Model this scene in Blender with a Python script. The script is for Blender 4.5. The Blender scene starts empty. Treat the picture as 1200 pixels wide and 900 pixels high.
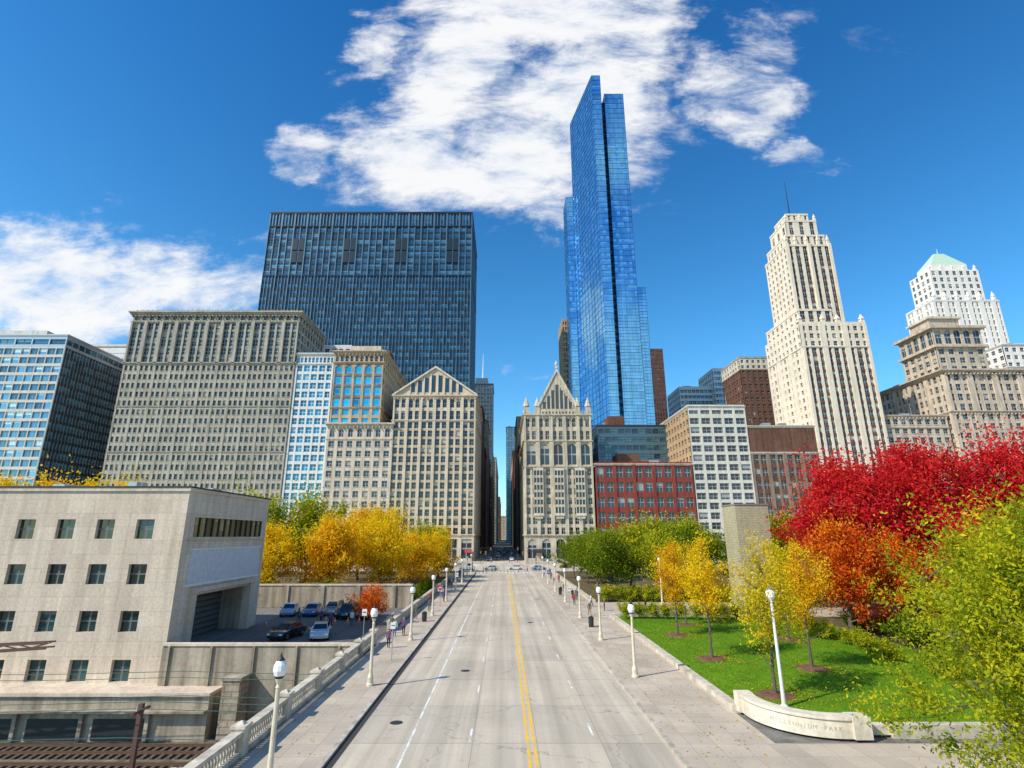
import bpy, bmesh, math, random
import numpy as np
from mathutils import Vector, Matrix
random.seed(7); np.random.seed(7)
C=bpy.context; D=bpy.data
scn=C.scene
scn.view_settings.view_transform='Standard'; scn.view_settings.look='None'; scn.view_settings.exposure=0
# ------------------------------------------------------------------ materials
def newmat(name):
    m=D.materials.new(name); m.use_nodes=True
    nt=m.node_tree; b=nt.nodes['Principled BSDF']
    return m,nt,b
def L(nt,a,b): nt.links.new(a,b)
def math_(nt,op,a,b=None,c=None):
    n=nt.nodes.new('ShaderNodeMath'); n.operation=op
    for i,x in enumerate((a,b,c)):
        if x is None: continue
        if isinstance(x,(int,float)): n.inputs[i].default_value=x
        else: nt.links.new(x,n.inputs[i])
    return n.outputs[0]
def ramp(nt,fac,stops):
    r=nt.nodes.new('ShaderNodeValToRGB'); e=r.color_ramp.elements
    while len(e)<len(stops): e.new(0.5)
    for i,(p,c) in enumerate(stops):
        e[i].position=p; e[i].color=(c[0],c[1],c[2],1)
    if fac is not None: nt.links.new(fac,r.inputs[0])
    return r.outputs[0]
def mixc(nt,fac,a,b,mode='MIX'):
    n=nt.nodes.new('ShaderNodeMix'); n.data_type='RGBA'; n.blend_type=mode
    for idx,x in ((0,fac),(6,a),(7,b)):
        if isinstance(x,(int,float)): n.inputs[idx].default_value=x
        elif isinstance(x,(tuple,list)): n.inputs[idx].default_value=(x[0],x[1],x[2],1)
        else: nt.links.new(x,n.inputs[idx])
    return n.outputs[2]
def noise(nt,vec,scale,detail=4,rough=.6):
    n=nt.nodes.new('ShaderNodeTexNoise'); n.inputs['Scale'].default_value=scale
    n.inputs['Detail'].default_value=detail; n.inputs['Roughness'].default_value=rough
    if vec is not None: nt.links.new(vec,n.inputs['Vector'])
    return n.outputs[0]
def objc(nt): return nt.nodes.new('ShaderNodeTexCoord').outputs['Object']
def scaled(nt,vec,s):
    n=nt.nodes.new('ShaderNodeMapping'); n.inputs['Scale'].default_value=s
    nt.links.new(vec,n.inputs['Vector']); return n.outputs[0]
def stone(name,col,var=.25,sc=.25,rough=.85,brick=None,bump=.15,streak=.35):
    m,nt,b=newmat(name); o=objc(nt)
    n1=noise(nt,o,sc,3); n2=noise(nt,scaled(nt,o,(1,1,.07)),1.3,2); n3=noise(nt,o,4,2)
    dark=tuple(c*(1-var) for c in col); lite=tuple(min(1,c*(1+var*.6)) for c in col)
    c=ramp(nt,n1,[(.3,dark),(.7,lite)])
    st=ramp(nt,n2,[(.3,(1-streak,1-streak*1.05,1-streak*1.12)),(.6,(1,1,1))])
    c=mixc(nt,1.0,c,st,'MULTIPLY')
    g=ramp(nt,n3,[(.25,(.82,.82,.82)),(.75,(1.1,1.1,1.1))]); c=mixc(nt,1.0,c,g,'MULTIPLY')
    if brick:
        bt=nt.nodes.new('ShaderNodeTexBrick'); mp=nt.nodes.new('ShaderNodeCombineXYZ'); sp=nt.nodes.new('ShaderNodeSeparateXYZ')
        L(nt,o,sp.inputs[0]); L(nt,math_(nt,'ADD',sp.outputs[0],sp.outputs[1]),mp.inputs[0]); L(nt,sp.outputs[2],mp.inputs[1])
        L(nt,mp.outputs[0],bt.inputs['Vector']); bt.inputs['Scale'].default_value=1
        bt.inputs['Brick Width'].default_value=brick[0]; bt.inputs['Row Height'].default_value=brick[1]; bt.inputs['Mortar Size'].default_value=brick[2]
        bt.inputs['Color1'].default_value=(1,1,1,1); bt.inputs['Color2'].default_value=(.88,.87,.86,1); bt.inputs['Mortar'].default_value=(.6,.58,.55,1)
        c=mixc(nt,1.0,c,bt.outputs['Color'],'MULTIPLY')
    L(nt,c,b.inputs['Base Color']); b.inputs['Roughness'].default_value=rough
    if bump:
        bp=nt.nodes.new('ShaderNodeBump'); bp.inputs['Strength'].default_value=bump; bp.inputs['Distance'].default_value=.05
        L(nt,n3,bp.inputs['Height']); L(nt,bp.outputs[0],b.inputs['Normal'])
    return m
def glass(name,dark,lite,frac=.7,frame=(.3,.3,.28),mx=.03,mz=.03,rough=.07,metal=0.,wob=.03,spec=.8,nx=1,nz=1,vr=(.5,1.6)):
    """window panes; UV counts windows so every pane differs (blinds, interior, tilt)"""
    m,nt,b=newmat(name)
    uv=nt.nodes.new('ShaderNodeTexCoord').outputs['UV']
    s=nt.nodes.new('ShaderNodeVectorMath'); s.operation='FLOOR'; L(nt,uv,s.inputs[0])
    w=nt.nodes.new('ShaderNodeTexWhiteNoise'); w.noise_dimensions='2D'; L(nt,s.outputs[0],w.inputs['Vector'])
    f=nt.nodes.new('ShaderNodeVectorMath'); f.operation='FRACTION'; L(nt,uv,f.inputs[0])
    sp=nt.nodes.new('ShaderNodeSeparateXYZ'); L(nt,f.outputs[0],sp.inputs[0])
    val=w.outputs['Value']
    wc=nt.nodes.new('ShaderNodeSeparateXYZ'); L(nt,w.outputs['Color'],wc.inputs[0])
    drawn=math_(nt,'GREATER_THAN',sp.outputs[1],math_(nt,'ADD',math_(nt,'MULTIPLY',wc.outputs[1],.6),.25))
    has=math_(nt,'GREATER_THAN',val,frac)
    fac=math_(nt,'MULTIPLY',drawn,has)
    d2=mixc(nt,wc.outputs[0],tuple(x*vr[0] for x in dark),tuple(x*vr[1] for x in dark))
    col=mixc(nt,fac,d2,lite)
    hx=math_(nt,'LESS_THAN',math_(nt,'ABSOLUTE',math_(nt,'SUBTRACT',math_(nt,'FRACT',math_(nt,'MULTIPLY',sp.outputs[0],nx)),.5)),mx*nx)
    hz=math_(nt,'LESS_THAN',math_(nt,'ABSOLUTE',math_(nt,'SUBTRACT',math_(nt,'FRACT',math_(nt,'MULTIPLY',sp.outputs[1],nz)),.5)),mz*nz)
    fr=math_(nt,'MAXIMUM',hx,hz)
    col=mixc(nt,fr,col,frame)
    L(nt,col,b.inputs['Base Color'])
    L(nt,math_(nt,'ADD',math_(nt,'MULTIPLY',math_(nt,'MAXIMUM',fr,math_(nt,'MULTIPLY',fac,.5)),.5),rough),b.inputs['Roughness'])
    if metal: L(nt,math_(nt,'MULTIPLY',math_(nt,'SUBTRACT',1,fr),metal),b.inputs['Metallic'])
    b.inputs['Specular IOR Level'].default_value=spec
    g=nt.nodes.new('ShaderNodeNewGeometry')
    v1=nt.nodes.new('ShaderNodeVectorMath'); v1.operation='SUBTRACT'; L(nt,w.outputs['Color'],v1.inputs[0]); v1.inputs[1].default_value=(.5,.5,.5)
    v2=nt.nodes.new('ShaderNodeVectorMath'); v2.operation='SCALE'; L(nt,v1.outputs[0],v2.inputs[0]); v2.inputs['Scale'].default_value=wob
    v3=nt.nodes.new('ShaderNodeVectorMath'); v3.operation='ADD'; L(nt,g.outputs['Normal'],v3.inputs[0]); L(nt,v2.outputs[0],v3.inputs[1])
    v4=nt.nodes.new('ShaderNodeVectorMath'); v4.operation='NORMALIZE'; L(nt,v3.outputs[0],v4.inputs[0])
    L(nt,v4.outputs[0],b.inputs['Normal'])
    return m
def plain(name,col,rough=.6,metal=0,var=.12,sc=3):
    m,nt,b=newmat(name)
    n=noise(nt,objc(nt),sc,2)
    L(nt,ramp(nt,n,[(.3,tuple(c*(1-var) for c in col)),(.7,tuple(min(1,c*(1+var)) for c in col))]),b.inputs['Base Color'])
    b.inputs['Roughness'].default_value=rough; b.inputs['Metallic'].default_value=metal
    return m
def leafmat(name,stops,trans=.35):
    m,nt,b=newmat(name)
    a=nt.nodes.new('ShaderNodeAttribute'); a.attribute_name='leafv'
    c=ramp(nt,a.outputs['Fac'],stops)
    nt.nodes.remove(b)
    d=nt.nodes.new('ShaderNodeBsdfDiffuse'); t=nt.nodes.new('ShaderNodeBsdfTranslucent'); mx=nt.nodes.new('ShaderNodeMixShader')
    L(nt,c,d.inputs[0]); L(nt,c,t.inputs[0]); mx.inputs[0].default_value=trans
    L(nt,d.outputs[0],mx.inputs[1]); L(nt,t.outputs[0],mx.inputs[2]); L(nt,mx.outputs[0],nt.nodes['Material Output'].inputs[0])
    return m
# ------------------------------------------------------------------ mesh builder
class MB:
    def __init__(s): s.v=[];s.f=[];s.m=[];s.uv=[];s.mats=[]
    def mi(s,mat):
        if mat not in s.mats: s.mats.append(mat)
        return s.mats.index(mat)
    def poly(s,pts,mat,uv=None):
        i=len(s.v); s.v+= [tuple(p) for p in pts]; s.f.append(tuple(range(i,i+len(pts)))); s.m.append(s.mi(mat))
        s.uv.append(uv if uv else [(0,0)]*len(pts))
    def hexa(s,p,mat):
        for q in ((3,2,1,0),(4,5,6,7),(0,1,5,4),(1,2,6,5),(2,3,7,6),(3,0,4,7)): s.poly([p[k] for k in q],mat)
    def box(s,x0,x1,y0,y1,z0,z1,mat):
        s.hexa([(x0,y0,z0),(x1,y0,z0),(x1,y1,z0),(x0,y1,z0),(x0,y0,z1),(x1,y0,z1),(x1,y1,z1),(x0,y1,z1)],mat)
    def obox(s,o,t,n,s0,s1,d0,d1,z0,z1,mat):
        P=lambda a,d,z:(o[0]+t[0]*a+n[0]*d,o[1]+t[1]*a+n[1]*d,z)
        s.hexa([P(s0,d1,z0),P(s1,d1,z0),P(s1,d0,z0),P(s0,d0,z0),P(s0,d1,z1),P(s1,d1,z1),P(s1,d0,z1),P(s0,d0,z1)],mat)
    def lathe(s,cx,cy,z0,prof,mat,seg=10,a0=0):
        for i in range(len(prof)-1):
            r0,h0=prof[i][:2]; r1,h1=prof[i+1][:2]; mm=prof[i][2] if len(prof[i])>2 else mat
            for k in range(seg):
                a=a0+2*math.pi*k/seg; b=a0+2*math.pi*(k+1)/seg
                s.poly([(cx+r0*math.cos(a),cy+r0*math.sin(a),z0+h0),(cx+r0*math.cos(b),cy+r0*math.sin(b),z0+h0),(cx+r1*math.cos(b),cy+r1*math.sin(b),z0+h1),(cx+r1*math.cos(a),cy+r1*math.sin(a),z0+h1)],mm)
    def tube(s,a,b,r0,r1,mat,seg=6):
        a=Vector(a); b=Vector(b); d=(b-a).normalized(); u=d.orthogonal().normalized(); w=d.cross(u)
        for k in range(seg):
            t0=2*math.pi*k/seg; t1=2*math.pi*(k+1)/seg
            e0=u*math.cos(t0)+w*math.sin(t0); e1=u*math.cos(t1)+w*math.sin(t1)
            s.poly([a+e0*r0,a+e1*r0,b+e1*r1,b+e0*r1],mat)
    def build(s,name,smooth=False,coll=True):
        me=D.meshes.new(name); me.from_pydata(s.v,[],s.f)
        for m in s.mats: me.materials.append(m)
        me.polygons.foreach_set('material_index',s.m)
        uvl=me.uv_layers.new(name='UVMap'); flat=[c for u in s.uv for p in u for c in p]; uvl.data.foreach_set('uv',flat)
        if smooth: me.polygons.foreach_set('use_smooth',[True]*len(s.f))
        me.update()
        ob=D.objects.new(name,me)
        if coll: C.collection.objects.link(ob)
        return ob
def facade(M,o,t,n,W,z0,z1,cols,rows,pf,sf,wall,gl,dep=.45,span=None,every=0,ew=1.8,ep=.25,arch=(),sill=None,spin=.05,pm=None):
    cw=W/cols; ch=(z1-z0)/rows; pw=pf*cw; sh=sf*ch; span=span or wall; pm=pm or wall
    P=lambda a,d,z:(o[0]+t[0]*a+n[0]*d,o[1]+t[1]*a+n[1]*d,z)
    M.poly([P(0.02,-dep,z0),P(W-.02,-dep,z0),P(W-.02,-dep,z1),P(.02,-dep,z1)],gl,[(0,0),(cols,0),(cols,rows),(0,rows)])
    for k in range(cols+1):
        big=every and k%every==0
        w=pw*(ew if big else 1); a=max(0,k*cw-w/2); b=min(W,k*cw+w/2)
        if b-a<.02: continue
        M.obox(o,t,n,a,b,-dep-.05,ep if big else 0,z0,z1,wall if big else pm)
    for r in range(rows+1):
        a=max(z0,z0+r*ch-sh/2); b=min(z1,z0+r*ch+sh/2)
        if b-a<.02: continue
        M.obox(o,t,n,.012,W-.012,-dep-.05,-spin,a,b,span)
        if sill is not None and r<rows:
            for k in range(cols): M.obox(o,t,n,k*cw+pw/2-.1,(k+1)*cw-pw/2+.1,-.02,.12,b-.18,b+.02,sill)
    for r in arch:
        zt=z0+(r+1)*ch-sh/2
        for k in range(cols):
            a=k*cw+pw/2; b=(k+1)*cw-pw/2; rad=(b-a)/2; cx=(a+b)/2
            for q in range(8):
                t0=math.pi*q/8; t1=math.pi*(q+1)/8
                M.poly([P(cx-rad*math.cos(t0),-.08,zt-rad+rad*math.sin(t0)),P(cx-rad*math.cos(t1),-.08,zt-rad+rad*math.sin(t1)),P(cx-rad*math.cos(t1),-.08,zt+.01),P(cx-rad*math.cos(t0),-.08,zt+.01)],wall)
def building(name,x0,x1,y0,y1,secs,wall,roofm,cornices=(),side='L',dep=.45,parapet=1.2,extra=None,back=True):
    M=MB(); zt=secs[-1]['z1']; zb=secs[0]['z0']
    M.box(x0+dep+.06,x1-dep-.06,y0+dep+.06,y1-dep-.06,zb,zt-.01,wall)
    for s in secs:
        facade(M,(x0,y0),(1,0),(0,-1),x1-x0,s['z0'],s['z1'],dep=dep,**s['front'])
        sd=s.get('side')
        for which in 'LR':
            if which in side and sd:
                if which=='L': facade(M,(x0,y1-.01),(0,-1),(-1,0),y1-y0-.02,s['z0'],s['z1'],dep=dep,**sd)
                else: facade(M,(x1,y0+.01),(0,1),(1,0),y1-y0-.02,s['z0'],s['z1'],dep=dep,**sd)
            else:
                if which=='L': M.box(x0,x0+dep+.1,y0+dep+.1,y1,s['z0'],s['z1'],wall)
                else: M.box(x1-dep-.1,x1,y0+dep+.1,y1,s['z0'],s['z1'],wall)
    M.box(x0+.01,x1-.01,y1-dep,y1,zb,zt-.02,wall)
    M.box(x0+.01,x1-.01,y0+.01,y1-.01,zt,zt+.3,roofm)
    p=.5
    M.box(x0,x1,y0,y0+p,zt+.003,zt+parapet,wall); M.box(x0,x1,y1-p,y1,zt+.003,zt+parapet,wall)
    M.box(x0,x0+p,y0+p,y1-p,zt+.003,zt+parapet-.003,wall); M.box(x1-p,x1,y0+p,y1-p,zt+.003,zt+parapet-.003,wall)
    for (z,h,pr,*mm) in cornices:
        mt=mm[0] if mm else wall
        for j in range(3):
            f=pr*(j+1)/3
            M.box(x0-f,x1+f,y0-f,y1+.002*j,z+h*j/3,z+h*(j+1)/3,mt)
        if pr>.7:
            k=x0
            while k<x1: M.box(k,k+.35,y0-pr*.8,y0,z-.6,z-.003,mt); k+=1.6
    rr=random.Random(name+str(x0)); 
    if x1-x0>14 and y1-y0>18 and 'gable' not in name:
        for _ in range(5):
            w=rr.uniform(1.5,5); a=rr.uniform(x0+3,x1-8); c=rr.uniform(y0+5,y1-8); M.box(a,a+w,c,c+rr.uniform(2,5),zt+.3,zt+rr.uniform(1.8,4.2),rr.choice((wall,M_steel,M_roof)))
        a=rr.uniform(x0+4,x1-4); M.tube((a,y0+8,zt),(a,y0+8,zt+rr.uniform(5,9)),.12,.05,M_steel,5)
    if extra: extra(M)
    return M.build(name)
S_gas=stone('grey_terracotta',(.47,.43,.345),.18); S_gas2=stone('dark_stone_spandrel',(.36,.325,.26),.2)
S_white=stone('white_terracotta',(.78,.77,.73),.08,streak=.12)
S_tan=stone('tan_limestone',(.58,.45,.30),.18); S_tan2=stone('pale_limestone',(.68,.58,.46),.12)
S_gable=stone('beige_granite',(.68,.56,.42),.12,streak=.2); S_club=stone('bedford_limestone',(.63,.54,.40),.18)
S_red=stone('red_brick',(.32,.055,.035),.2,brick=(.5,.16,.02)); S_mod=stone('precast_concrete',(.70,.66,.57),.1,streak=.2)
S_tans=stone('buff_brick',(.64,.43,.25),.15,brick=(.5,.16,.02))
S_brown=stone('brown_brick',(.20,.09,.055),.25,brick=(.5,.16,.02)); S_brt=stone('brown_trim_stone',(.30,.20,.14),.2)
S_wil=stone('cream_limestone',(.82,.70,.55),.1,streak=.15); S_orn=stone('ornate_greige_stone',(.64,.52,.40),.18)
S_pit=stone('white_glazed_terracotta',(.84,.78,.71),.06,streak=.1); S_trim=stone('cream_trim',(.72,.64,.52),.12)
S_slate=plain('slate_roof',(.13,.13,.14),.7); M_roof=plain('roof_gravel',(.25,.24,.22),.95); M_dark=plain('dark_metal',(.025,.028,.03),.45)
M_green=plain('pale_green_copper',(.45,.60,.45),.7); M_steel=plain('brushed_steel',(.42,.44,.45),.35,.6)
M_mul=plain('tower_steel_mullion',(.12,.18,.22),.4,.5); M_spn=plain('tower_spandrel',(.012,.022,.03),.35)
G_dk=glass('window_dark',(.02,.035,.045),(.42,.38,.30),.76)
G_gas=glass('window_sash',(.015,.03,.035),(.5,.45,.34),.76,frame=(.25,.23,.18),mx=.015,mz=.02)
G_blue=glass('window_blue',(.01,.22,.34),(.2,.45,.55),.8,frame=(.5,.55,.55),metal=.3)
G_teal=glass('window_teal',(.01,.38,.52),(.05,.45,.52),.8,frame=(.35,.3,.22),nx=2,nz=2,mx=.02,mz=.02,metal=.5)
G_blk=glass('window_curtain_dark',(.04,.13,.18),(.12,.28,.34),.5,frame=(.02,.02,.02),metal=.6,wob=.02)
G_left=glass('window_curtain_sky',(.10,.26,.36),(.62,.72,.70),.6,frame=(.3,.35,.38),nx=3,mx=.015,mz=.0,metal=.5,wob=.02)
G_leg=glass('tower_glass_blue',(.16,.50,.82),(.24,.60,.90),.6,frame=(.06,.16,.28),mx=.03,mz=.03,metal=.9,wob=.010,rough=.04,vr=(.82,1.15))
G_mod=glass('window_strip',(.02,.035,.05),(.3,.32,.32),.8,frame=(.35,.35,.33),nx=3,nz=1,mx=.02,mz=.02)
G_lo=glass('window_teal_small',(.012,.045,.045),(.1,.14,.14),.8,frame=(.12,.13,.13),mx=.02,mz=.015)
# ------------------------------------------------------------------ BUILDINGS : left of street
F=lambda c,r,pf,sf,w,g,**k: dict(cols=c,rows=r,pf=pf,sf=sf,wall=w,gl=g,**k)
def ex(M):
    M.box(-150,-112,240,255,108.3,112,S_gas2); M.box(-168,-96,231,233,109.2,110.2,S_gas)
    k=-169
    while k<-95: M.lathe(k,230.5,109.2,[(.25,0),(.3,.9),(.05,1.2),(0,1.25)],S_gas,5); k+=2.3
building('grey_terracotta_office_block',-170,-93.6,230,263,[
 dict(z0=0,z1=24,front=F(22,5,.32,.36,S_gas,G_gas,every=2),side=F(9,5,.4,.42,S_gas,G_gas)),
 dict(z0=24,z1=84,front=F(33,15,.38,.42,S_gas,G_gas,spin=.02,every=3,ew=1.5,ep=.12,sill=S_gas),side=F(14,15,.42,.44,S_gas,G_gas,every=2,ew=1.4,ep=.1)),
 dict(z0=84,z1=104,front=F(22,5,.26,.26,S_gas,G_dk,span=S_gas2,every=2,ew=1.7,ep=.7,spin=.3),side=F(9,5,.35,.35,S_gas,G_dk)),
 dict(z0=104,z1=108,front=F(22,1,.5,.5,S_gas,G_dk),side=F(9,1,.5,.5,S_gas,G_dk))],
 S_gas,M_roof,cornices=[(24,1.2,.6),(44,.5,.3),(64,.5,.3),(83.5,1.2,.7),(103.4,1,.6),(107,2,1.6)],side='R',extra=ex)
building('white_slim_office_building',-93.3,-76.3,230.5,258,[
 dict(z0=0,z1=84,front=F(5,21,.24,.32,S_white,G_blue,every=5,ew=2),side=F(8,21,.4,.4,S_white,G_blue)),
 dict(z0=84,z1=88,front=F(10,1,.3,.4,S_white,G_blue),side=F(8,1,.4,.4,S_white,G_blue))],
 S_white,M_roof,cornices=[(83.6,.8,.4),(88,1.2,.7)],side='R')
building('pale_stepped_office_building',-97,-79,264,290,[dict(z0=0,z1=104,front=F(5,26,.4,.45,S_white,G_dk),side=F(6,26,.4,.45,S_white,G_dk))],S_white,M_roof,side='R')
building('tan_clubhouse_tower',-76,-54,230.2,288,[
 dict(z0=56,z1=64,front=F(5,2,.32,.34,S_tan,G_teal),side=F(14,2,.5,.5,S_tan,G_dk)),
 dict(z0=64,z1=84,front=F(5,4,.24,.2,S_tan,G_teal,span=S_brt,arch=(3,)),side=F(14,4,.5,.5,S_tan,G_dk)),
 dict(z0=84,z1=89,front=F(10,1,.4,.5,S_tan,G_dk),side=F(14,1,.5,.5,S_tan,G_dk))],
 S_tan,M_roof,cornices=[(63.5,.8,.4),(84,1,.6),(88.6,1.6,1.2)],side='R',
 extra=lambda M:(M.box(-72,-58,240,252,90,96,S_tan2),M.box(-66,-57,255,266,90,99,S_brown)))
building('pale_limestone_clubhouse_wing',-76.2,-48.4,229.6,286,[
 dict(z0=0,z1=12,front=F(5,1,.3,.25,S_tan2,G_dk,arch=(0,)),side=F(14,2,.5,.5,S_tan2,G_dk)),
 dict(z0=12,z1=50,front=F(7,9,.42,.40,S_tan2,G_dk,sill=S_trim),side=F(14,9,.5,.5,S_tan2,G_dk)),
 dict(z0=50,z1=55.5,front=F(7,1,.5,.35,S_tan2,G_dk,arch=(0,)),side=F(14,1,.5,.5,S_tan2,G_dk))],
 S_tan2,M_roof,cornices=[(11.7,.9,.4),(49.5,.7,.3),(55.4,1.6,1.2)],side='')
def gable(M,x0,x1,y0,y1,ze,zp,wall,roofm,ov=.8):
    xc=(x0+x1)/2
    M.poly([(x0,y0,ze),(x1,y0,ze),(xc,y0,zp)],wall); M.poly([(x1,y1,ze),(x0,y1,ze),(xc,y1,zp)],wall)
    t=.9
    for sx,xe in ((-1,x0-ov),(1,x1+ov)):
        zl=ze-(zp-ze)/(xc-x0)*ov
        M.hexa([(xe,y0-ov,zl),(xc,y0-ov,zp),(xc,y1+.5,zp),(xe,y1+.5,zl),(xe,y0-ov,zl+t),(xc,y0-ov,zp+t),(xc,y1+.5,zp+t),(xe,y1+.5,zl+t)],roofm)
def exg(M):
    gable(M,-48.3,-12.7,230.05,286,69.6,82,S_gable,S_trim)
    for i,x in enumerate(range(-41,-18,3)):
        h=3+5.2*(1-abs(x+30.6)/13); M.box(x-.1,x+1.5,229.93,230.3,71,71+max(2,h),G_dk); M.box(x-.6,x-.11,229.7,230.3,70.3,71.5+max(2,h),S_gable)
building('gabled_granite_office_building',-48.5,-12.5,230,286,[
 dict(z0=0,z1=10,front=F(6,1,.3,.25,S_gable,G_dk),side=F(10,1,.3,.25,S_gable,G_dk)),
 dict(z0=10,z1=58,front=F(12,13,.28,.30,S_gable,G_gas,every=2,ew=1.5,ep=.45,span=S_tan),side=F(18,13,.4,.34,S_gable,G_gas,every=3)),
 dict(z0=58,z1=68.5,front=F(12,2,.34,.28,S_gable,G_gas,every=2,ew=1.4,ep=.45,arch=(1,)),side=F(18,2,.4,.3,S_gable,G_gas,every=3))],
 S_gable,M_roof,cornices=[(9.7,1,.5),(57.5,.9,.6),(68.3,1.2,.9)],side='R',parapet=.9,extra=exg)
building('glass_curtain_wall_office_block',-330,-198,230,268,[dict(z0=0,z1=92,front=F(34,22,.08,.3,S_mod,G_left,span=S_mod,spin=.02),side=F(20,22,.1,.28,M_steel,G_blk,span=M_dark)),dict(z0=92,z1=97,front=F(17,1,.08,.5,M_steel,G_blk),side=F(10,1,.08,.5,M_steel,G_blk))],S_mod,M_roof,cornices=[(97,.8,.3,M_steel)],side='R',extra=lambda M:M.box(-290,-215,238,258,98,103,S_mod))
building('brown_stone_office_block',-262,-176,274,300,[dict(z0=0,z1=108,front=F(26,26,.45,.45,S_brt,G_dk),side=F(10,26,.45,.45,S_brt,G_dk))],S_mod,M_roof,cornices=[(98,9,.4,S_white)],side='R')
dt=dict(span=M_spn,spin=.35)
building('dark_steel_office_tower',-143,-19.5,290,345,[
 dict(z0=0,z1=158,front=F(64,37,.16,.42,M_mul,G_blk,every=4,ew=1.5,ep=.2,**dt),side=F(30,37,.18,.4,M_mul,G_blk,**dt)),
 dict(z0=158,z1=191,front=F(32,8,.14,.28,M_mul,G_blk,every=2,ew=1.3,ep=.2,**dt),side=F(15,8,.18,.3,M_mul,G_blk,**dt)),
 dict(z0=191,z1=200,front=F(64,1,.3,.12,M_mul,G_blk,every=4,ep=.2,**dt),side=F(30,1,.3,.2,M_mul,G_blk,**dt))],
 M_dark,M_roof,cornices=[(157.6,.8,.22,M_spn),(190.6,.8,.22,M_spn),(199.4,1.2,.3,M_spn)],side='R',dep=.5,
 extra=lambda M:[M.box(-143+k*3.859+.35,-143+k*3.859+3.5,289.72,289.98,z,z+7.6,M_spn) for k in range(2,30) for z in (166.6,174.9) if (k//2*7+int(z))%4==0])
# ------------------------------------------------------------------ right of street
def pinn(M,x,y,z,w,h,mat):
    M.box(x-w,x+w,y-w,y+w,z,z+h*.45,mat); M.lathe(x,y,z+h*.45,[(w*1.5,0),(w*1.4,.4),(w*.7,h*.3),(.05,h*.55)],mat,6)
def exu(M):
    gable(M,14,32.5,230.6,262,62,81,S_club,S_slate,.2)
    M.box(14,32.5,230.7,262,60,62,S_club)
    for i in range(-3,4):
        x=23.25+i*1.9; h=11-abs(i)*2.6
        M.box(x-.65,x+.65,230.45,230.8,63.5,63.5+h,G_dk); M.box(x+.66,x+1.24,230.25,230.8,63,63.5+max(h-1,1.5),S_club)
    M.box(15.5,31,230.2,230.8,62.2,63.4,S_club)
    for sx in (-1,1):
        M.hexa([(23.25,230.2,80.6),(23.25+sx*9.6,230.2,61.5),(23.25+sx*9.6,231,61.5),(23.25,231,80.6),(23.25,230.2,82),(23.25+sx*10.4,230.2,62),(23.25+sx*10.4,231,62),(23.25,231,82)],S_trim)
    pinn(M,23.25,230.8,82,.5,4,S_club)
    for x in (9.6,14.5,32,36.6): pinn(M,x,231,61,1.0,8,S_club)
    for y in (240,250,260): pinn(M,9.4,y,61,.7,6,S_club)
    for x in (14.3,23.05,31.8):
        M.box(x-2.1,x+2.1,228.6,229.35,18,19,S_trim); M.box(x-2.1,x+2.1,228.6,229.35,36.5,37.6,S_trim); M.box(x-1.6,x+1.6,228.9,229.39,16.8,18,S_club)
        for dx in (-2,-.7,.6,1.9): M.box(x+dx-.14,x+dx+.14,228.65,229.35,19,36.5,S_club)
        for z in (22,25,28,31,34): M.box(x-1.95,x+1.95,228.75,229.3,z-.5,z+.5,S_club)
        M.box(x-1.9,x+1.9,229.0,229.37,19,36.5,G_dk)
    for k in range(20): M.box(8.6+k*1.45,9.3+k*1.45,229.9,230.4,61.2,62.3,S_club)
building('gothic_gabled_clubhouse',8.5,37.5,230,275,[
 dict(z0=0,z1=10,front=F(5,1,.4,.25,S_club,G_dk,arch=(0,)),side=F(8,1,.4,.25,S_club,G_dk)),
 dict(z0=10,z1=38,front=F(10,7,.34,.34,S_club,G_dk,every=2,ew=1.5,ep=.6),side=F(14,7,.5,.4,S_club,G_dk,every=2)),
 dict(z0=38,z1=49,front=F(5,1,.32,.2,S_club,G_dk,every=1,ew=1,ep=.5,arch=(0,)),side=F(7,1,.42,.2,S_club,G_dk,arch=(0,))),
 dict(z0=49,z1=60,front=F(10,2,.36,.33,S_club,G_dk,every=2,ew=1.5,ep=.6),side=F(14,2,.5,.4,S_club,G_dk))],
 S_club,M_roof,cornices=[(9.6,.9,.65),(37.6,.8,.7),(48.6,.7,.7),(59.4,1.6,.9)],side='L',extra=exu)
building('red_brick_loft_building',38.3,79.6,230,262,[
 dict(z0=0,z1=8,front=F(5,1,.2,.3,S_red,G_mod),side=F(4,1,.2,.3,S_red,G_mod)),
 dict(z0=8,z1=39,front=F(10,5,.2,.34,S_red,G_mod,every=2,ew=1.6,ep=.35),side=F(6,5,.3,.34,S_red,G_mod))],
 S_red,M_roof,cornices=[(7.8,.5,.3,S_trim),(38.7,.8,.6,S_trim)],side='L',extra=lambda M:(M.box(50,60,240,250,40,45,S_brown),M.box(62,70,245,255,40,43,M_steel)))
building('pale_grid_office_building',80,105,230,300,[
 dict(z0=0,z1=60,front=F(5,15,.2,.34,S_mod,G_mod),side=F(16,15,.4,.45,S_tans,G_mod)),
 dict(z0=60,z1=64,front=F(5,1,.2,.6,S_mod,G_dk),side=F(16,1,.4,.5,S_tans,G_dk))],
 S_mod,M_roof,cornices=[(64,.8,.4)],side='L',extra=lambda M:(M.box(88,100,250,270,65,69,S_mod),M.box(84,92,275,290,65,68,M_steel)))
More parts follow.
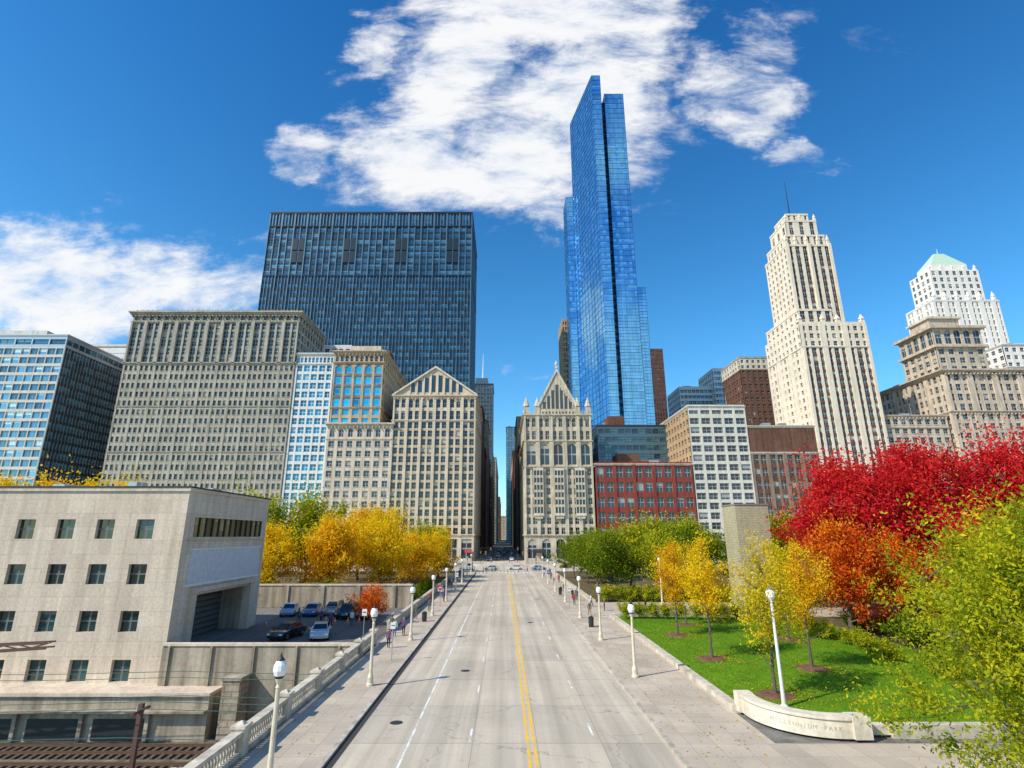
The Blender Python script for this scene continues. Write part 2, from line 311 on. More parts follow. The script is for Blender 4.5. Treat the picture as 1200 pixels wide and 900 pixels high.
building('brown_brick_building',105.3,134.2,230.3,268,[
 dict(z0=0,z1=12,front=F(4,1,.3,.3,S_brt,G_dk),side=F(5,2,.5,.5,S_brown,G_dk)),
 dict(z0=12,z1=44,front=F(8,6,.26,.36,S_brt,G_dk,every=2,span=S_brown),side=F(8,6,.5,.5,S_brown,G_dk)),
 dict(z0=44,z1=55,front=F(4,1,.9,.85,S_brown,G_dk),side=F(8,1,.9,.5,S_brown,G_dk))],
 S_brown,M_roof,cornices=[(43.5,1,.5,S_trim),(55,1,.5,S_trim)],side='L')
def prism(M,pts,z0,z1,mat,fh=3.6,pw=1.6,band=M_dark):
    n=len(pts); rows=max(1,round((z1-z0)/fh))
    for i in range(n):
        a=Vector(pts[i]); b=Vector(pts[(i+1)%n]); w=(b-a).length; c=max(1,round(w/pw))
        M.poly([(a.x,a.y,z0),(b.x,b.y,z0),(b.x,b.y,z1),(a.x,a.y,z1)],mat,[(0,0),(c,0),(c,rows),(0,rows)])
        t=(b-a).normalized(); nn=Vector((t.y,-t.x))
        for r in range(rows+1):
            z=z0+(z1-z0)*r/rows
            M.obox(a,t,nn,0,w,-.05,.10,z-.10,z+.10,band)
        for k in range(0,c+1,3):
            M.obox(a,t,nn,max(0,k*w/c-.04),min(w,k*w/c+.04),-.05,.13,z0,z1,band)
    M.poly([(p[0],p[1],z1) for p in pts],M_roof)
M=MB()
B_=plain('blue_spandrel',(.03,.11,.22),.3,.4)
prism(M,[(53.8,270),(59,270),(59,311),(45.4,311)],0,284,G_leg,band=B_)
prism(M,[(59.02,277),(61.8,277),(61.8,305),(59.02,305)],0,270,G_blk,band=M_dark)
prism(M,[(61.8,273),(73.3,273),(73.3,305),(61.8,305)],0,273,G_leg,band=B_)
prism(M,[(73.32,275),(78.4,275),(78.4,305),(73.32,305)],0,143,G_leg,band=B_)
prism(M,[(40.8,311.2),(46,311.2),(46,326),(40.8,326)],0,226,G_leg,band=B_)
prism(M,[(46,305),(53.7,272),(53.75,305)],0,150,G_leg,band=B_)
for z in range(60,260,4): M.box(59.05,61.75,276,277,z,z+1.1,M_dark)
M.build('blue_glass_skyscraper')
building('tower_podium_building',46,80,264,310,[dict(z0=0,z1=62,front=F(10,15,.1,.4,M_mul,G_blk),side=F(10,15,.1,.4,M_mul,G_blk))],M_dark,M_roof,side='L',extra=lambda M:M.box(52,60,266,276,62,68,S_brown))
building('tan_residential_tower',38.4,45,335,360,[dict(z0=0,z1=148,front=F(4,40,.4,.4,S_tans,G_dk),side=F(8,40,.4,.4,S_tans,G_dk))],S_tans,M_roof,side='L')
building('brown_office_tower',114,124,400,430,[dict(z0=0,z1=150,front=F(5,42,.4,.4,S_brown,G_dk),side=F(10,42,.4,.4,S_brown,G_dk))],S_brown,M_roof,side='L')
building('white_banded_office_tower',133,152,330,356,[dict(z0=0,z1=112,front=F(8,30,.12,.45,S_pit,G_blue),side=F(8,30,.3,.45,S_pit,G_blue))],S_pit,M_roof,side='L')
building('white_banded_office_block',112,132.9,334,360,[dict(z0=0,z1=101,front=F(8,27,.12,.45,S_pit,G_blue),side=F(8,27,.3,.45,S_pit,G_blue))],S_pit,M_roof,side='L')
building('red_brown_office_tower',128,146,280,305,[dict(z0=0,z1=97,front=F(6,26,.5,.45,S_brown,G_dk),side=F(7,26,.5,.45,S_brown,G_dk)),dict(z0=97,z1=103,front=F(6,2,.5,.45,S_trim,G_dk),side=F(7,2,.5,.45,S_trim,G_dk))],S_brown,M_roof,cornices=[(103,.8,.4,S_trim)],side='L')
def exw(M):
    w=S_wil
    def blk(x0,x1,y0,y1,z0,z1,c,r,cs,pf=.42,sf=.25):
        M.box(x0+.4,x1-.4,y0+.4,y1-.02,z0,z1-.01,w)
        facade(M,(x0,y0),(1,0),(0,-1),x1-x0,z0,z1,c,r,pf,sf,w,G_dk,dep=.35,span=S_brown,spin=.15)
        facade(M,(x0,y1-.01),(0,-1),(-1,0),y1-y0-.02,z0,z1,cs,r,.6,.45,w,G_dk,dep=.35)
        M.box(x1-.45,x1-.003,y0+.4,y1,z0,z1-.02,w); M.box(x0-.15,x1+.15,y0-.15,y1+.15,z1,z1+1,w)
    blk(135.5,151,231,262,103.3,110,4,2,7); blk(137.4,159,235.5,257,103.5,146,6,13,6)
    for x in (137.4,148,158): M.box(x-.2,x+1.2,234.9,235.48,103.5,147.5,w)
    blk(138.6,157.6,236.6,256,147,152,6,1,6,.6); blk(140.4,155.8,238,254,153,161,3,1,3,.6,.3); blk(142.5,153.5,240,252,162,166,4,1,3,.6)
    for x in (137.8,142.5,148,153.5,158.4): pinn(M,x,236,146.8,.6,6,w)
    for x in (141,148,155.3): pinn(M,x,238.4,161.8,.5,4,w)
    M.tube((148,246,166),(148,246,190),.35,.08,M_dark)
    for x in (135.4,146,153,164): pinn(M,x,231,103.5,.9,5,w)
building('cream_art_deco_tower',134.5,165,230,263,[
 dict(z0=0,z1=16,front=F(5,3,.4,.4,S_wil,G_dk),side=F(7,3,.5,.5,S_wil,G_dk)),
 dict(z0=16,z1=92,front=F(9,21,.34,.28,S_wil,G_dk,every=3,ew=2.1,ep=.3,span=S_brown,spin=.2),side=F(9,21,.52,.48,S_wil,G_dk,every=3)),
 dict(z0=92,z1=103,front=F(9,3,.45,.4,S_wil,G_dk,every=3,ew=1.8,ep=.3),side=F(9,3,.6,.5,S_wil,G_dk))],
 S_wil,M_roof,cornices=[(15.7,.8,.4),(91.6,.6,.4)],side='L',extra=exw)
def exo(M):
    w=S_orn
    M.box(195.4,217,231,252,80,100,w)
    facade(M,(195,230.6),(1,0),(0,-1),22,80,92,5,3,.45,.4,w,G_dk,dep=.35); facade(M,(195,252),(0,-1),(-1,0),21.3,80,92,5,3,.45,.4,w,G_dk,dep=.35)
    facade(M,(195,230.6),(1,0),(0,-1),22,93,101,5,1,.35,.2,w,G_dk,dep=.35,arch=(0,)); facade(M,(195,252),(0,-1),(-1,0),21.3,93,101,5,1,.35,.2,w,G_dk,dep=.35,arch=(0,))
    M.box(193.8,218.2,229.4,253,92,93,w); M.box(193.4,218.8,229,253.4,101,102.2,w); M.box(199,213,236,248,102.2,108,w); M.box(198,214,235,249,108,109,S_trim)
building('ornate_stone_hotel_building',195,262,230,272,[
 dict(z0=0,z1=62,front=F(18,15,.42,.40,S_orn,G_dk,every=3,sill=S_trim),side=F(12,15,.42,.40,S_orn,G_dk,every=3)),
 dict(z0=62,z1=80,front=F(18,4,.38,.34,S_orn,G_dk,every=3,ep=.6,arch=(3,)),side=F(12,4,.42,.38,S_orn,G_dk,every=3,arch=(3,)))],
 S_orn,M_roof,cornices=[(61.5,1,.8),(79.5,1.8,1.8)],side='L',extra=exo)
def exp(M):
    for (a,b,c,d,z0,z1) in ((262,292,302,318,146,168),):
        M.box(a,b,c,d,z0,z1,S_pit); facade(M,(a,c-.4),(1,0),(0,-1),b-a,z0,z1,7,5,.5,.4,S_pit,G_dk,dep=.35); facade(M,(a-.4,d),(0,-1),(-1,0),d-c,z0,z1,4,5,.5,.4,S_pit,G_dk,dep=.35)
    M.box(266,288,304,316,168,173,S_pit)
    M.hexa([(266,304,173),(288,304,173),(288,316,173),(266,316,173),(274,309,183),(280,309,183),(280,311,183),(274,311,183)],M_green)
    M.tube((277,310,182.8),(277,310,187),.4,.1,M_green)
    for x in (260,267,274,281,288,296): pinn(M,x,300.8,147,.8,6,S_pit)
    for x in (263,270,277,284,291): pinn(M,x,302.6,168,.6,4,S_pit)
building('white_terracotta_skyscraper',258,298,300,322,[dict(z0=0,z1=146,front=F(11,38,.46,.33,S_pit,G_dk,every=2,ep=.3),side=F(6,38,.5,.35,S_pit,G_dk,every=2))],S_pit,M_roof,cornices=[(145.5,1,.4)],side='L',extra=exp)
building('beige_terrace_building',256,310,262,290,[dict(z0=0,z1=104,front=F(14,26,.45,.45,S_pit,G_dk),side=F(7,26,.45,.45,S_pit,G_dk))],S_pit,M_roof,cornices=[(92,1,.6),(104,1,.6)],side='L')
building('grey_office_block',166,194,232,262,[dict(z0=0,z1=60,front=F(8,15,.4,.42,S_orn,G_dk,sill=S_trim),side=F(8,15,.45,.45,S_orn,G_dk))],S_orn,M_roof,cornices=[(55,.6,.4),(60,1,.8)],side='L')
building('stone_commercial_block',262.5,330,230,260,[dict(z0=0,z1=70,front=F(16,17,.45,.45,S_trim,G_dk),side=F(8,17,.45,.45,S_trim,G_dk))],S_trim,M_roof,side='L')
for nm,a,b,y0,y1,h,w in (('brown_street_block',-40,-12.3,290,330,78,S_brown),('dark_street_block',-45,-12.8,334,380,62,S_red),('tan_street_block',-45,-12.2,384,440,90,S_tans),('brick_street_block',-45,-12.6,444,495,70,S_brown),
    ('slate_blue_office_tower',-34,-11,500,540,150,M_mul),('tan_street_block',-45,-12.4,560,700,95,S_tan),('grey_street_block',-45,-11,720,1000,110,S_gas),('distant_stone_tower',-30,4,1500,1540,60,S_tan),('brick_street_block',-60,-8.5,1040,1400,80,S_brown)):
    building(nm,a,b,y0,y1,[dict(z0=0,z1=h,front=F(8,int(h/3.8),.4,.42,w,G_dk),side=F(int((y1-y0)/3.5),int(h/3.8),.4,.42,w,G_dk))],w,M_roof,cornices=[(h,1,.6)],side='R',
      extra=(lambda M:(M.box(-28,-16,505,520,151,158,M_mul),M.tube((-21,512,158),(-21,512,185),.9,.15,S_pit))) if h==150 else None)
for nm,a,b,y0,y1,h,w in (('dark_street_block',8.7,38,312,345,60,S_brown),('tan_street_block',8.4,45,350,420,85,S_tans),('brick_street_block',8.8,45,425,520,75,S_red),('blue_glass_office_tower',3,36,840,880,175,M_mul),('tan_street_block',8.5,45,530,700,90,S_tan),('brick_street_block',8.6,44,278,308,52,S_tan),('grey_street_block',8.5,45,900,1300,120,S_gas),('distant_stone_tower',4.5,40,1500,1540,75,S_gas)):
    building(nm,a,b,y0,y1,[dict(z0=0,z1=h,front=F(8,int(h/3.8),.3,.42,w,G_blue if h==175 else G_dk),side=F(int((y1-y0)/3.5),int(h/3.8),.4,.42,w,G_dk))],w,M_roof,cornices=[(h,1,.6)],side='L')
M=MB(); rr=random.Random(3); M_awn=plain('awning_green',(.03,.12,.08),.7); M_awr=plain('awning_red',(.35,.04,.03),.7)
for x in list(range(-160,-15,9))+list(range(12,190,9)):
    if rr.random()<.75:
        w_=rr.uniform(2.5,5); mm=rr.choice((M_awn,M_awr,M_dark,S_trim)); M.hexa([(x,227.6,3.4),(x+w_,227.6,3.4),(x+w_,229.3,3.4),(x,229.3,3.4),(x,227.6,3.6),(x+w_,227.6,3.6),(x+w_,229.3,4.8),(x,229.3,4.8)],mm)
M.build('shop_awnings')
# ------------------------------------------------------------------ GROUND
def sheet(name,x0,x1,y0,y1,z,mat):
    M=MB(); M.poly([(x0,y0,z),(x1,y0,z),(x1,y1,z),(x0,y1,z)],mat); return M.build(name)
M_ground=stone('ground_paving',(.22,.21,.19),.2,.05)
M=MB()
M.poly([(-4000,51.2,-.03),(4000,51.2,-.03),(4000,5000,-.03),(-4000,5000,-.03)],M_ground)
M.poly([(-12.9,-400,-.03),(4000,-400,-.03),(4000,51.2,-.03),(-12.9,51.2,-.03)],M_ground)
M.build('ground')
M_ball=stone('track_ballast',(.22,.175,.125),.4,1.2,bump=.6)
sheet('railway_cutting_ground',-4000,-12.9,-400,51.2,-5.5,M_ball)
def roadmat(name,col,tracks=True):
    m,nt,b=newmat(name); o=objc(nt); sp=nt.nodes.new('ShaderNodeSeparateXYZ'); L(nt,o,sp.inputs[0])
    n1=noise(nt,o,.12,5); n2=noise(nt,scaled(nt,o,(1.5,.03,1)),1,4); n3=noise(nt,o,12,3,.8); n4=noise(nt,o,1.1,5,.7)
    c=ramp(nt,n1,[(.3,tuple(x*.85 for x in col)),(.7,tuple(x*1.1 for x in col))])
    c=mixc(nt,1,c,ramp(nt,n2,[(.3,(.78,.77,.76)),(.65,(1.06,1.06,1.05))]),'MULTIPLY')
    c=mixc(nt,1,c,ramp(nt,n3,[(.2,(.8,.8,.8)),(.8,(1.15,1.15,1.15))]),'MULTIPLY')
    c=mixc(nt,1,c,ramp(nt,n4,[(.28,(.74,.73,.72)),(.42,(1,1,1))]),'MULTIPLY')
    if tracks:
        for cx_ in (-3.2,-.2,3.0,6.2):
            g=math_(nt,'MULTIPLY',math_(nt,'SUBTRACT',1,math_(nt,'MINIMUM',1,math_(nt,'MULTIPLY',math_(nt,'ABSOLUTE',math_(nt,'SUBTRACT',sp.outputs[0],cx_)),1.3))),.28)
            c=mixc(nt,math_(nt,'MULTIPLY',g,math_(nt,'ADD',n4,.2)),c,(.18,.155,.125))
        jx=math_(nt,'LESS_THAN',math_(nt,'FRACT',math_(nt,'DIVIDE',math_(nt,'ADD',sp.outputs[0],8.1),3.24)),.012)
        wy=math_(nt,'ADD',sp.outputs[1],math_(nt,'MULTIPLY',n4,.25))
        jy=math_(nt,'LESS_THAN',math_(nt,'FRACT',math_(nt,'DIVIDE',wy,6.2)),.010)
        j=math_(nt,'MAXIMUM',jx,jy)
        c=mixc(nt,math_(nt,'MULTIPLY',j,.45),c,(.09,.08,.07))
        vo=nt.nodes.new('ShaderNodeTexVoronoi'); vo.feature='DISTANCE_TO_EDGE'; vo.inputs['Scale'].default_value=.13
        nv=nt.nodes.new('ShaderNodeVectorMath'); nv.operation='ADD'; L(nt,o,nv.inputs[0]); nn=nt.nodes.new('ShaderNodeTexNoise'); nn.inputs['Scale'].default_value=.7; nn.inputs['Detail'].default_value=5; L(nt,o,nn.inputs['Vector'])
        sc=nt.nodes.new('ShaderNodeVectorMath'); sc.operation='SCALE'; sc.inputs['Scale'].default_value=2.2; L(nt,nn.outputs['Color'],sc.inputs[0]); L(nt,sc.outputs[0],nv.inputs[1]); L(nt,nv.outputs[0],vo.inputs['Vector'])
        cr=math_(nt,'LESS_THAN',vo.outputs[0],.003); c=mixc(nt,math_(nt,'MULTIPLY',cr,.38),c,(.08,.07,.06))
        # square utility patches
        fx=math_(nt,'FLOOR',math_(nt,'DIVIDE',math_(nt,'ADD',sp.outputs[0],8.1),3.24)); fy=math_(nt,'FLOOR',math_(nt,'DIVIDE',wy,6.2))
        cv=nt.nodes.new('ShaderNodeCombineXYZ'); L(nt,fx,cv.inputs[0]); L(nt,fy,cv.inputs[1]); wn_=nt.nodes.new('ShaderNodeTexWhiteNoise'); wn_.noise_dimensions='2D'; L(nt,cv.outputs[0],wn_.inputs['Vector'])
        c=mixc(nt,1,c,ramp(nt,wn_.outputs['Value'],[(0,(.88,.88,.89)),(.25,(.97,.97,.97)),(1,(1.04,1.03,1.02))]),'MULTIPLY')
    L(nt,c,b.inputs['Base Color']); b.inputs['Roughness'].default_value=.85
    bp=nt.nodes.new('ShaderNodeBump'); bp.inputs['Strength'].default_value=.15; bp.inputs['Distance'].default_value=.02; L(nt,n3,bp.inputs['Height']); L(nt,bp.outputs[0],b.inputs['Normal'])
    return m
M_road=roadmat('worn_concrete_road',(.60,.51,.395)); M_asph=roadmat('asphalt',(.15,.135,.12),False)
M=MB(); M.poly([(-8.1,-60,0),(8.1,-60,0),(8.1,1500,0),(-8.1,1500,0)],M_road); M.build('road')
M=MB(); 
M.poly([(-900,168,.0),(-8.1,168,0),(-8.1,214,0),(-900,214,0)],M_road); M.poly([(8.1,168,0),(900,168,0),(900,214,0),(8.1,214,0)],M_road); M.build('avenue_road')
def pavemat(name,col,sx,sy):
    m,nt,b=newmat(name); o=objc(nt); sp=nt.nodes.new('ShaderNodeSeparateXYZ'); L(nt,o,sp.inputs[0])
    n1=noise(nt,o,.3,5); n3=noise(nt,o,9,3,.8)
    fx=math_(nt,'FRACT',math_(nt,'DIVIDE',sp.outputs[0],sx)); fy=math_(nt,'FRACT',math_(nt,'DIVIDE',sp.outputs[1],sy))
    j=math_(nt,'MAXIMUM',math_(nt,'LESS_THAN',fx,.02),math_(nt,'LESS_THAN',fy,.02))
    fl=nt.nodes.new('ShaderNodeCombineXYZ'); L(nt,math_(nt,'FLOOR',math_(nt,'DIVIDE',sp.outputs[0],sx)),fl.inputs[0]); L(nt,math_(nt,'FLOOR',math_(nt,'DIVIDE',sp.outputs[1],sy)),fl.inputs[1])
    w=nt.nodes.new('ShaderNodeTexWhiteNoise'); w.noise_dimensions='2D'; L(nt,fl.outputs[0],w.inputs['Vector'])
    c=ramp(nt,n1,[(.3,tuple(x*.8 for x in col)),(.7,tuple(x*1.12 for x in col))])
    c=mixc(nt,1,c,ramp(nt,w.outputs['Value'],[(0,(.88,.88,.88)),(1,(1.06,1.05,1.04))]),'MULTIPLY')
    c=mixc(nt,1,c,ramp(nt,n3,[(.2,(.82,.82,.82)),(.8,(1.12,1.12,1.12))]),'MULTIPLY')
    c=mixc(nt,math_(nt,'MULTIPLY',j,.5),c,(.14,.125,.11))
    L(nt,c,b.inputs['Base Color']); b.inputs['Roughness'].default_value=.88
    return m
M_pave=pavemat('concrete_pavement',(.55,.455,.35),1.3,1.6)
M_kerb=stone('kerb_concrete',(.56,.49,.39),.15,.8); M_kstrip=plain('dark_kerb_strip',(.04,.04,.038),.9)
M=MB(); M.box(-12.05,-8.35,-60,166,-.2,.12,M_pave); M.box(-8.349,-8.1,-60,166,-.2,.125,M_kerb); M.box(-8.098,-7.72,-60,160,-.02,.006,M_kstrip); M.build('pavement')  # last box: flat near-black strip on the road beside the left kerb
M=MB(); M.box(8.35,13.4,-60,166,-.2,.12,M_pave); M.box(8.1,8.349,-60,166,-.2,.125,M_kerb); M.box(13.401,46,5,30.5,-.2,.124,M_pave); M.build('pavement')
M=MB(); M.box(8.5,400,216,229.9,-.2,.12,M_pave); M.box(8.1,8.499,216,1000,-.2,.121,M_pave); M.build('pavement')
M=MB(); M.box(-400,-12.3,216,229.5,-.2,.12,M_pave); M.box(-12.299,-8.1,216,1000,-.2,.121,M_pave); M.build('pavement')
def paint(name,col):
    m,nt,b=newmat(name); o=objc(nt); n=noise(nt,o,6,5,.8); n2=noise(nt,o,.8,3)
    c=mixc(nt,ramp(nt,math_(nt,'MULTIPLY',math_(nt,'ADD',n,n2),.5),[(.40,(0,0,0)),(.52,(1,1,1))]),(.48,.41,.32),col)
    L(nt,c,b.inputs['Base Color']); b.inputs['Roughness'].default_value=.7; return m
P_w=paint('white_road_paint',(.82,.81,.77)); P_y=paint('yellow_road_paint',(.88,.50,.01))
M=MB()
def mark(x0,x1,y0,y1,m,z=.005): M.poly([(x0,y0,z),(x1,y0,z),(x1,y1,z),(x0,y1,z)],m)
mark(1.10,1.25,-50,156,P_y); mark(1.42,1.57,-50,156,P_y)
mark(-4.85,-4.73,-50,150,P_w)
y=22.0
while y<150: mark(-1.8,-1.68,y,y+2.0,P_w); mark(4.55,4.67,y+1,y+3.0,P_w); y+=9
mark(1.7,8,157,157.6,P_w); 
for k in range(16): mark(-7.8+k*1.0,-7.3+k*1.0,159.5,164,P_w)
for k in range(16): mark(-7.8+k*1.0,-7.3+k*1.0,216,220,P_w)
for k in range(14): mark(-12,-9,169+k*3.2,170.2+k*3.2,P_w); mark(9,12,169+k*3.2,170.2+k*3.2,P_w)
M.build('road_markings')
M=MB()
for x,y in ((-3,46),(3.1,70),(-6,34),(5.6,95)): M.lathe(x,y,.004,[(.001,.004),(.36,.004)],M_dark,16)
M.build('manhole_covers')
S_conc=stone('weathered_concrete',(.46,.385,.29),.25,.4,streak=.5); S_trav=stone('travertine_panels',(.74,.61,.475),.08,.3,brick=(2.4,1.2,.012),streak=.2)
M=MB(); M.box(-12.9,-12.06,-60,51,-5.6,.119,S_conc); M.build('bridge_side_wall')
S_bal=stone('balustrade_concrete',(.66,.58,.46),.15,.6)
M=MB()
bx=-12.45
M.box(bx-.22,bx+.22,2,56,.12,.34,S_bal); M.box(bx-.25,bx+.25,2,56,1.02,1.2,S_bal)
y=2.0
while y<=56.1:
    M.box(bx-.3,bx+.3,y-.35,y+.35,.121,1.3,S_bal); M.box(bx-.36,bx+.36,y-.41,y+.41,1.3,1.42,S_bal); M.lathe(bx,y,1.42,[(.3,0),(.12,.12),(.01,.16)],S_bal,4,math.pi/4)
    if y<52:
        yy=y+.55
        while yy<y+5.0: M.lathe(bx,yy,.34,[(.09,0),(.06,.08),(.1,.28),(.055,.5),(.085,.68)],S_bal,6); yy+=.26
    y+=5.4
M.build('stone_balustrade')
M=MB(); M.box(bx-.2,bx+.2,63,160,.12,1.0,S_bal); M.box(bx-.26,bx+.26,63,160,1.0,1.12,S_bal)
M.build('garden_wall')
# ------------------------------------------------------------------ left museum building
M_gar=plain('garage_door_panel',(.11,.11,.105),.5)
M=MB(); x1=-29.2; x0=x1-3.77*12; y0=51.; y1=68.5; zt=14.0
M.box(x0+.5,x1-3,y0+.5,y1,-5.5,zt-.3,S_trav)
facade(M,(x0,y0),(1,0),(0,-1),x1-x0-1.8,-3.05,12.55,12,4,.55,.56,S_trav,G_lo,dep=.35,spin=.004)
M.box(x1-1.79,x1,y0,y0+.6,-5.5,zt,S_trav); M.box(x0,x1-1.795,y0,y0+.6,12.55,zt,S_trav); M.box(x0,x1-1.795,y0,y0+.6,-5.5,-3.05,S_trav)
def sw(ya,yb,za,zb,m=S_trav,t=.5,p=0): M.box(x1-t,x1+p,ya,yb,za,zb,m)
sw(y0+.601,y1,11.7,zt); sw(y0+.601,52.6,9.9,11.7); sw(67.3,y1,9.9,11.7); sw(y0+.601,y1,4.6,9.9); sw(y0+.601,54.2,-5.5,4.6); sw(65.5,y1,-5.5,4.6)
G_gold=glass('clerestory_glass',(.30,.22,.07),(.5,.4,.18),.5,frame=(.05,.05,.05),mx=.05,mz=.0)
M.poly([(x1-.3,52.6,9.9),(x1-.3,67.3,9.9),(x1-.3,67.3,11.7),(x1-.3,52.6,11.7)],G_gold,[(0,0),(12,0),(12,1),(0,1)])
for k in range(13): M.box(x1-.28,x1-.1,52.6+k*1.225-.06,52.6+k*1.225+.06,9.9,11.7,M_dark)
M.box(x1-3,x1-2.9,54.2,65.5,0,4.6,M_dark); M.box(x1-3,x1-.51,54.1,54.19,0,4.6,S_conc); M.box(x1-3,x1-.51,65.51,65.6,0,4.6,S_conc); M.box(x1-3,x1-.51,54.2,65.5,4.6,4.7,S_conc)
for k in range(8): M.box(x1-2.89,x1-2.84,54.2,65.5,.55*k+.1,.55*k+.5,M_gar)
M.box(x1+.002,x1+.35,53.6,54.2,0,4.9,S_trav); M.box(x1+.002,x1+.35,65.5,66.1,0,4.9,S_trav); M.box(x1+.002,x1+.45,53.6,66.1,4.9,5.3,S_trav)
M.box(x0-.15,x1+.15,y0-.15,y1+.15,zt,zt+.3,S_trav); M.box(x0-.2,x1+.2,y0-.2,y0+.1,zt+.3,zt+.45,M_dark);M.box(x1-.1,x1+.2,y0+.1,y1+.2,zt+.3,zt+.45,M_dark)
M.box(x0,x1-.5,y1-.4,y1-.01,-1,zt,S_trav)
for X,Y,w,h in ((-70,62,3,2.2),(-62,60,1.5,1.5),(-52,63,4,1.2),(-44,64,1,1.8),(-36,63,2.5,1),(-67,55,1,1.6),(-59,56,.8,1.9),(-47,57,1.2,.9)): M.box(X,X+w,Y,Y+2,zt+.3,zt+.3+h,M_steel)
for k in range(11): M.tube((x0+4*k,52,zt+.3),(x0+4*k,52,zt+1.3),.03,.03,M_steel,4)
M_ban=plain('grey_banner',(.55,.57,.62),.5); M_wt=plain('white_paint',(.75,.74,.70),.5,var=.06)
M.box(x1+.004,x1+.12,52.6,67.2,5.7,8.7,M_ban); M.box(x1+.004,x1+.16,52.4,67.4,5.5,5.69,M_wt); M.box(x1+.004,x1+.16,52.4,67.4,8.71,8.85,M_wt)
M.box(x1+.004,x1+.18,y0+.8,y1-.5,9.6,9.75,S_trav)
M.build('travertine_museum_building')
M=MB(); M.box(-120,-23.5,48.2,50.98,-5.5,-2.3,S_conc); M.box(-120,-23.4,48,51,-2.3,-2.05,S_trav)
for k in range(14):
    X=-100+k*5.2; M.box(X,X+4.2,48.14,48.19,-5.4,-3.9,M_dark); M.box(X+4.2,X+4.5,47.9,48.19,-5.4,-3.4,S_conc)
M.box(-110,-23.5,47.6,48.19,-3.4,-3.25,S_conc)
M.build('railway_platform_wall')
M=MB(); M.box(-29,-12.2,50.2,50.7,-5.5,1.0,S_conc); M.box(-29,-12.2,50.1,50.8,1.0,1.18,S_trav); 
for k in range(5): M.box(-28.5+k*3.6,-28.3+k*3.6,50.05,50.19,-5.5,1.0,S_conc)
S_rock=stone('rusticated_stone',(.46,.38,.28),.35,.8,brick=(1.2,.5,.05),bump=.6)
M.box(-22.6,-21.2,48.2,50,-5.5,-1.2,S_rock); M.box(-22.7,-21.1,48.1,50.1,-1.2,-1,S_conc)
M.build('retaining_wall')
sheet('parking_lot',-29.1,-12.7,50.9,84,.002,M_asph)
M=MB()
for k in range(7): M.poly([(-28+k*2.6,74,.008),(-27.9+k*2.6,74,.008),(-27.9+k*2.6,79,.008),(-28+k*2.6,79,.008)],P_w)
M.build('parking_markings')
M=MB(); M.box(-60,-13.4,84,84.5,0,3.0,S_conc); M.box(-60,-13.3,83.9,84.6,3.0,3.2,S_trav)
for k in range(9): M.box(-58+k*5.2,-57.4+k*5.2,83.8,83.99,0,3.0,S_conc)
M.build('garden_retaining_wall')
M_rail=plain('rusty_rail',(.22,.13,.08),.4,.5); M_slp=plain('timber_sleeper',(.12,.09,.07),.9)
for yc in (34.5,38.5,42.5,46):
    M=MB()
    for dy in (-.72,.72): M.box(-110,-13.2,yc+dy-.035,yc+dy+.035,-5.3,-5.14,M_rail); M.box(-110,-13.2,yc+dy-.07,yc+dy+.07,-5.34,-5.301,M_rail)
    x=-100
    while x<-13.5: M.box(x,x+.24,yc-1.3,yc+1.3,-5.52,-5.345,M_slp); x+=.62
    M.build('railway_track')
M_pole=plain('rust_brown_steel',(.12,.06,.045),.7); M_cab=plain('green_cable',(.05,.13,.10),.6)
M=MB(); 
for X,Y in ((-24.5,41),(-52,41)): M.box(X-.14,X+.14,Y-.14,Y+.14,-5.5,-.9,M_pole); M.box(X-.2,X+.2,Y-.2,Y+.2,-5.5,-5.1,M_pole); M.box(X-.1,X+.1,Y-.9,Y+.9,-1.4,-1.25,M_pole); M.box(X-.02,X+.02,Y-.5,Y-.4,-1.25,-1,M_wt)
M.build('catenary_pole')
M=MB()
for Y,z in ((40.2,-1.0),(41.8,-1.0),(44.5,-.1),(45.2,.15),(46.0,-1.7),(39,-2.3)):
    p=None
    for i in range(26):
        X=-110+i*3.9; zz=z-.25*abs(math.sin((X+24.5)/27.5*math.pi))
        if p: M.tube(p,(X,Y,zz),.025,.025,M_cab,4)
        p=(X,Y,zz)
M.build('overhead_wires')
M=MB()
A=Vector((-60,44,.3)); Bv=Vector((-33.8,44,2.0))
for dz,dy in ((0,-.4),(0,.4),(.9,-.4),(.9,.4)): M.tube(A+Vector((0,dy,dz)),Bv+Vector((0,dy,dz*.4)),.08,.08,M_pole,4)
n=16
for i in range(n):
    f0=i/n; f1=(i+1)/n; p=A.lerp(Bv,f0); q=A.lerp(Bv,f1); h0=.9*(1-f0*.6); h1=.9*(1-f1*.6)
    for dy in (-.4,.4):
        if i%2: M.tube(p+Vector((0,dy,0)),q+Vector((0,dy,h1)),.05,.05,M_pole,4)
        else: M.tube(p+Vector((0,dy,h0)),q+Vector((0,dy,0)),.05,.05,M_pole,4)
M.box(-60.3,-59.7,43.6,44.4,-5.5,1.4,M_pole)
M.build('signal_gantry')
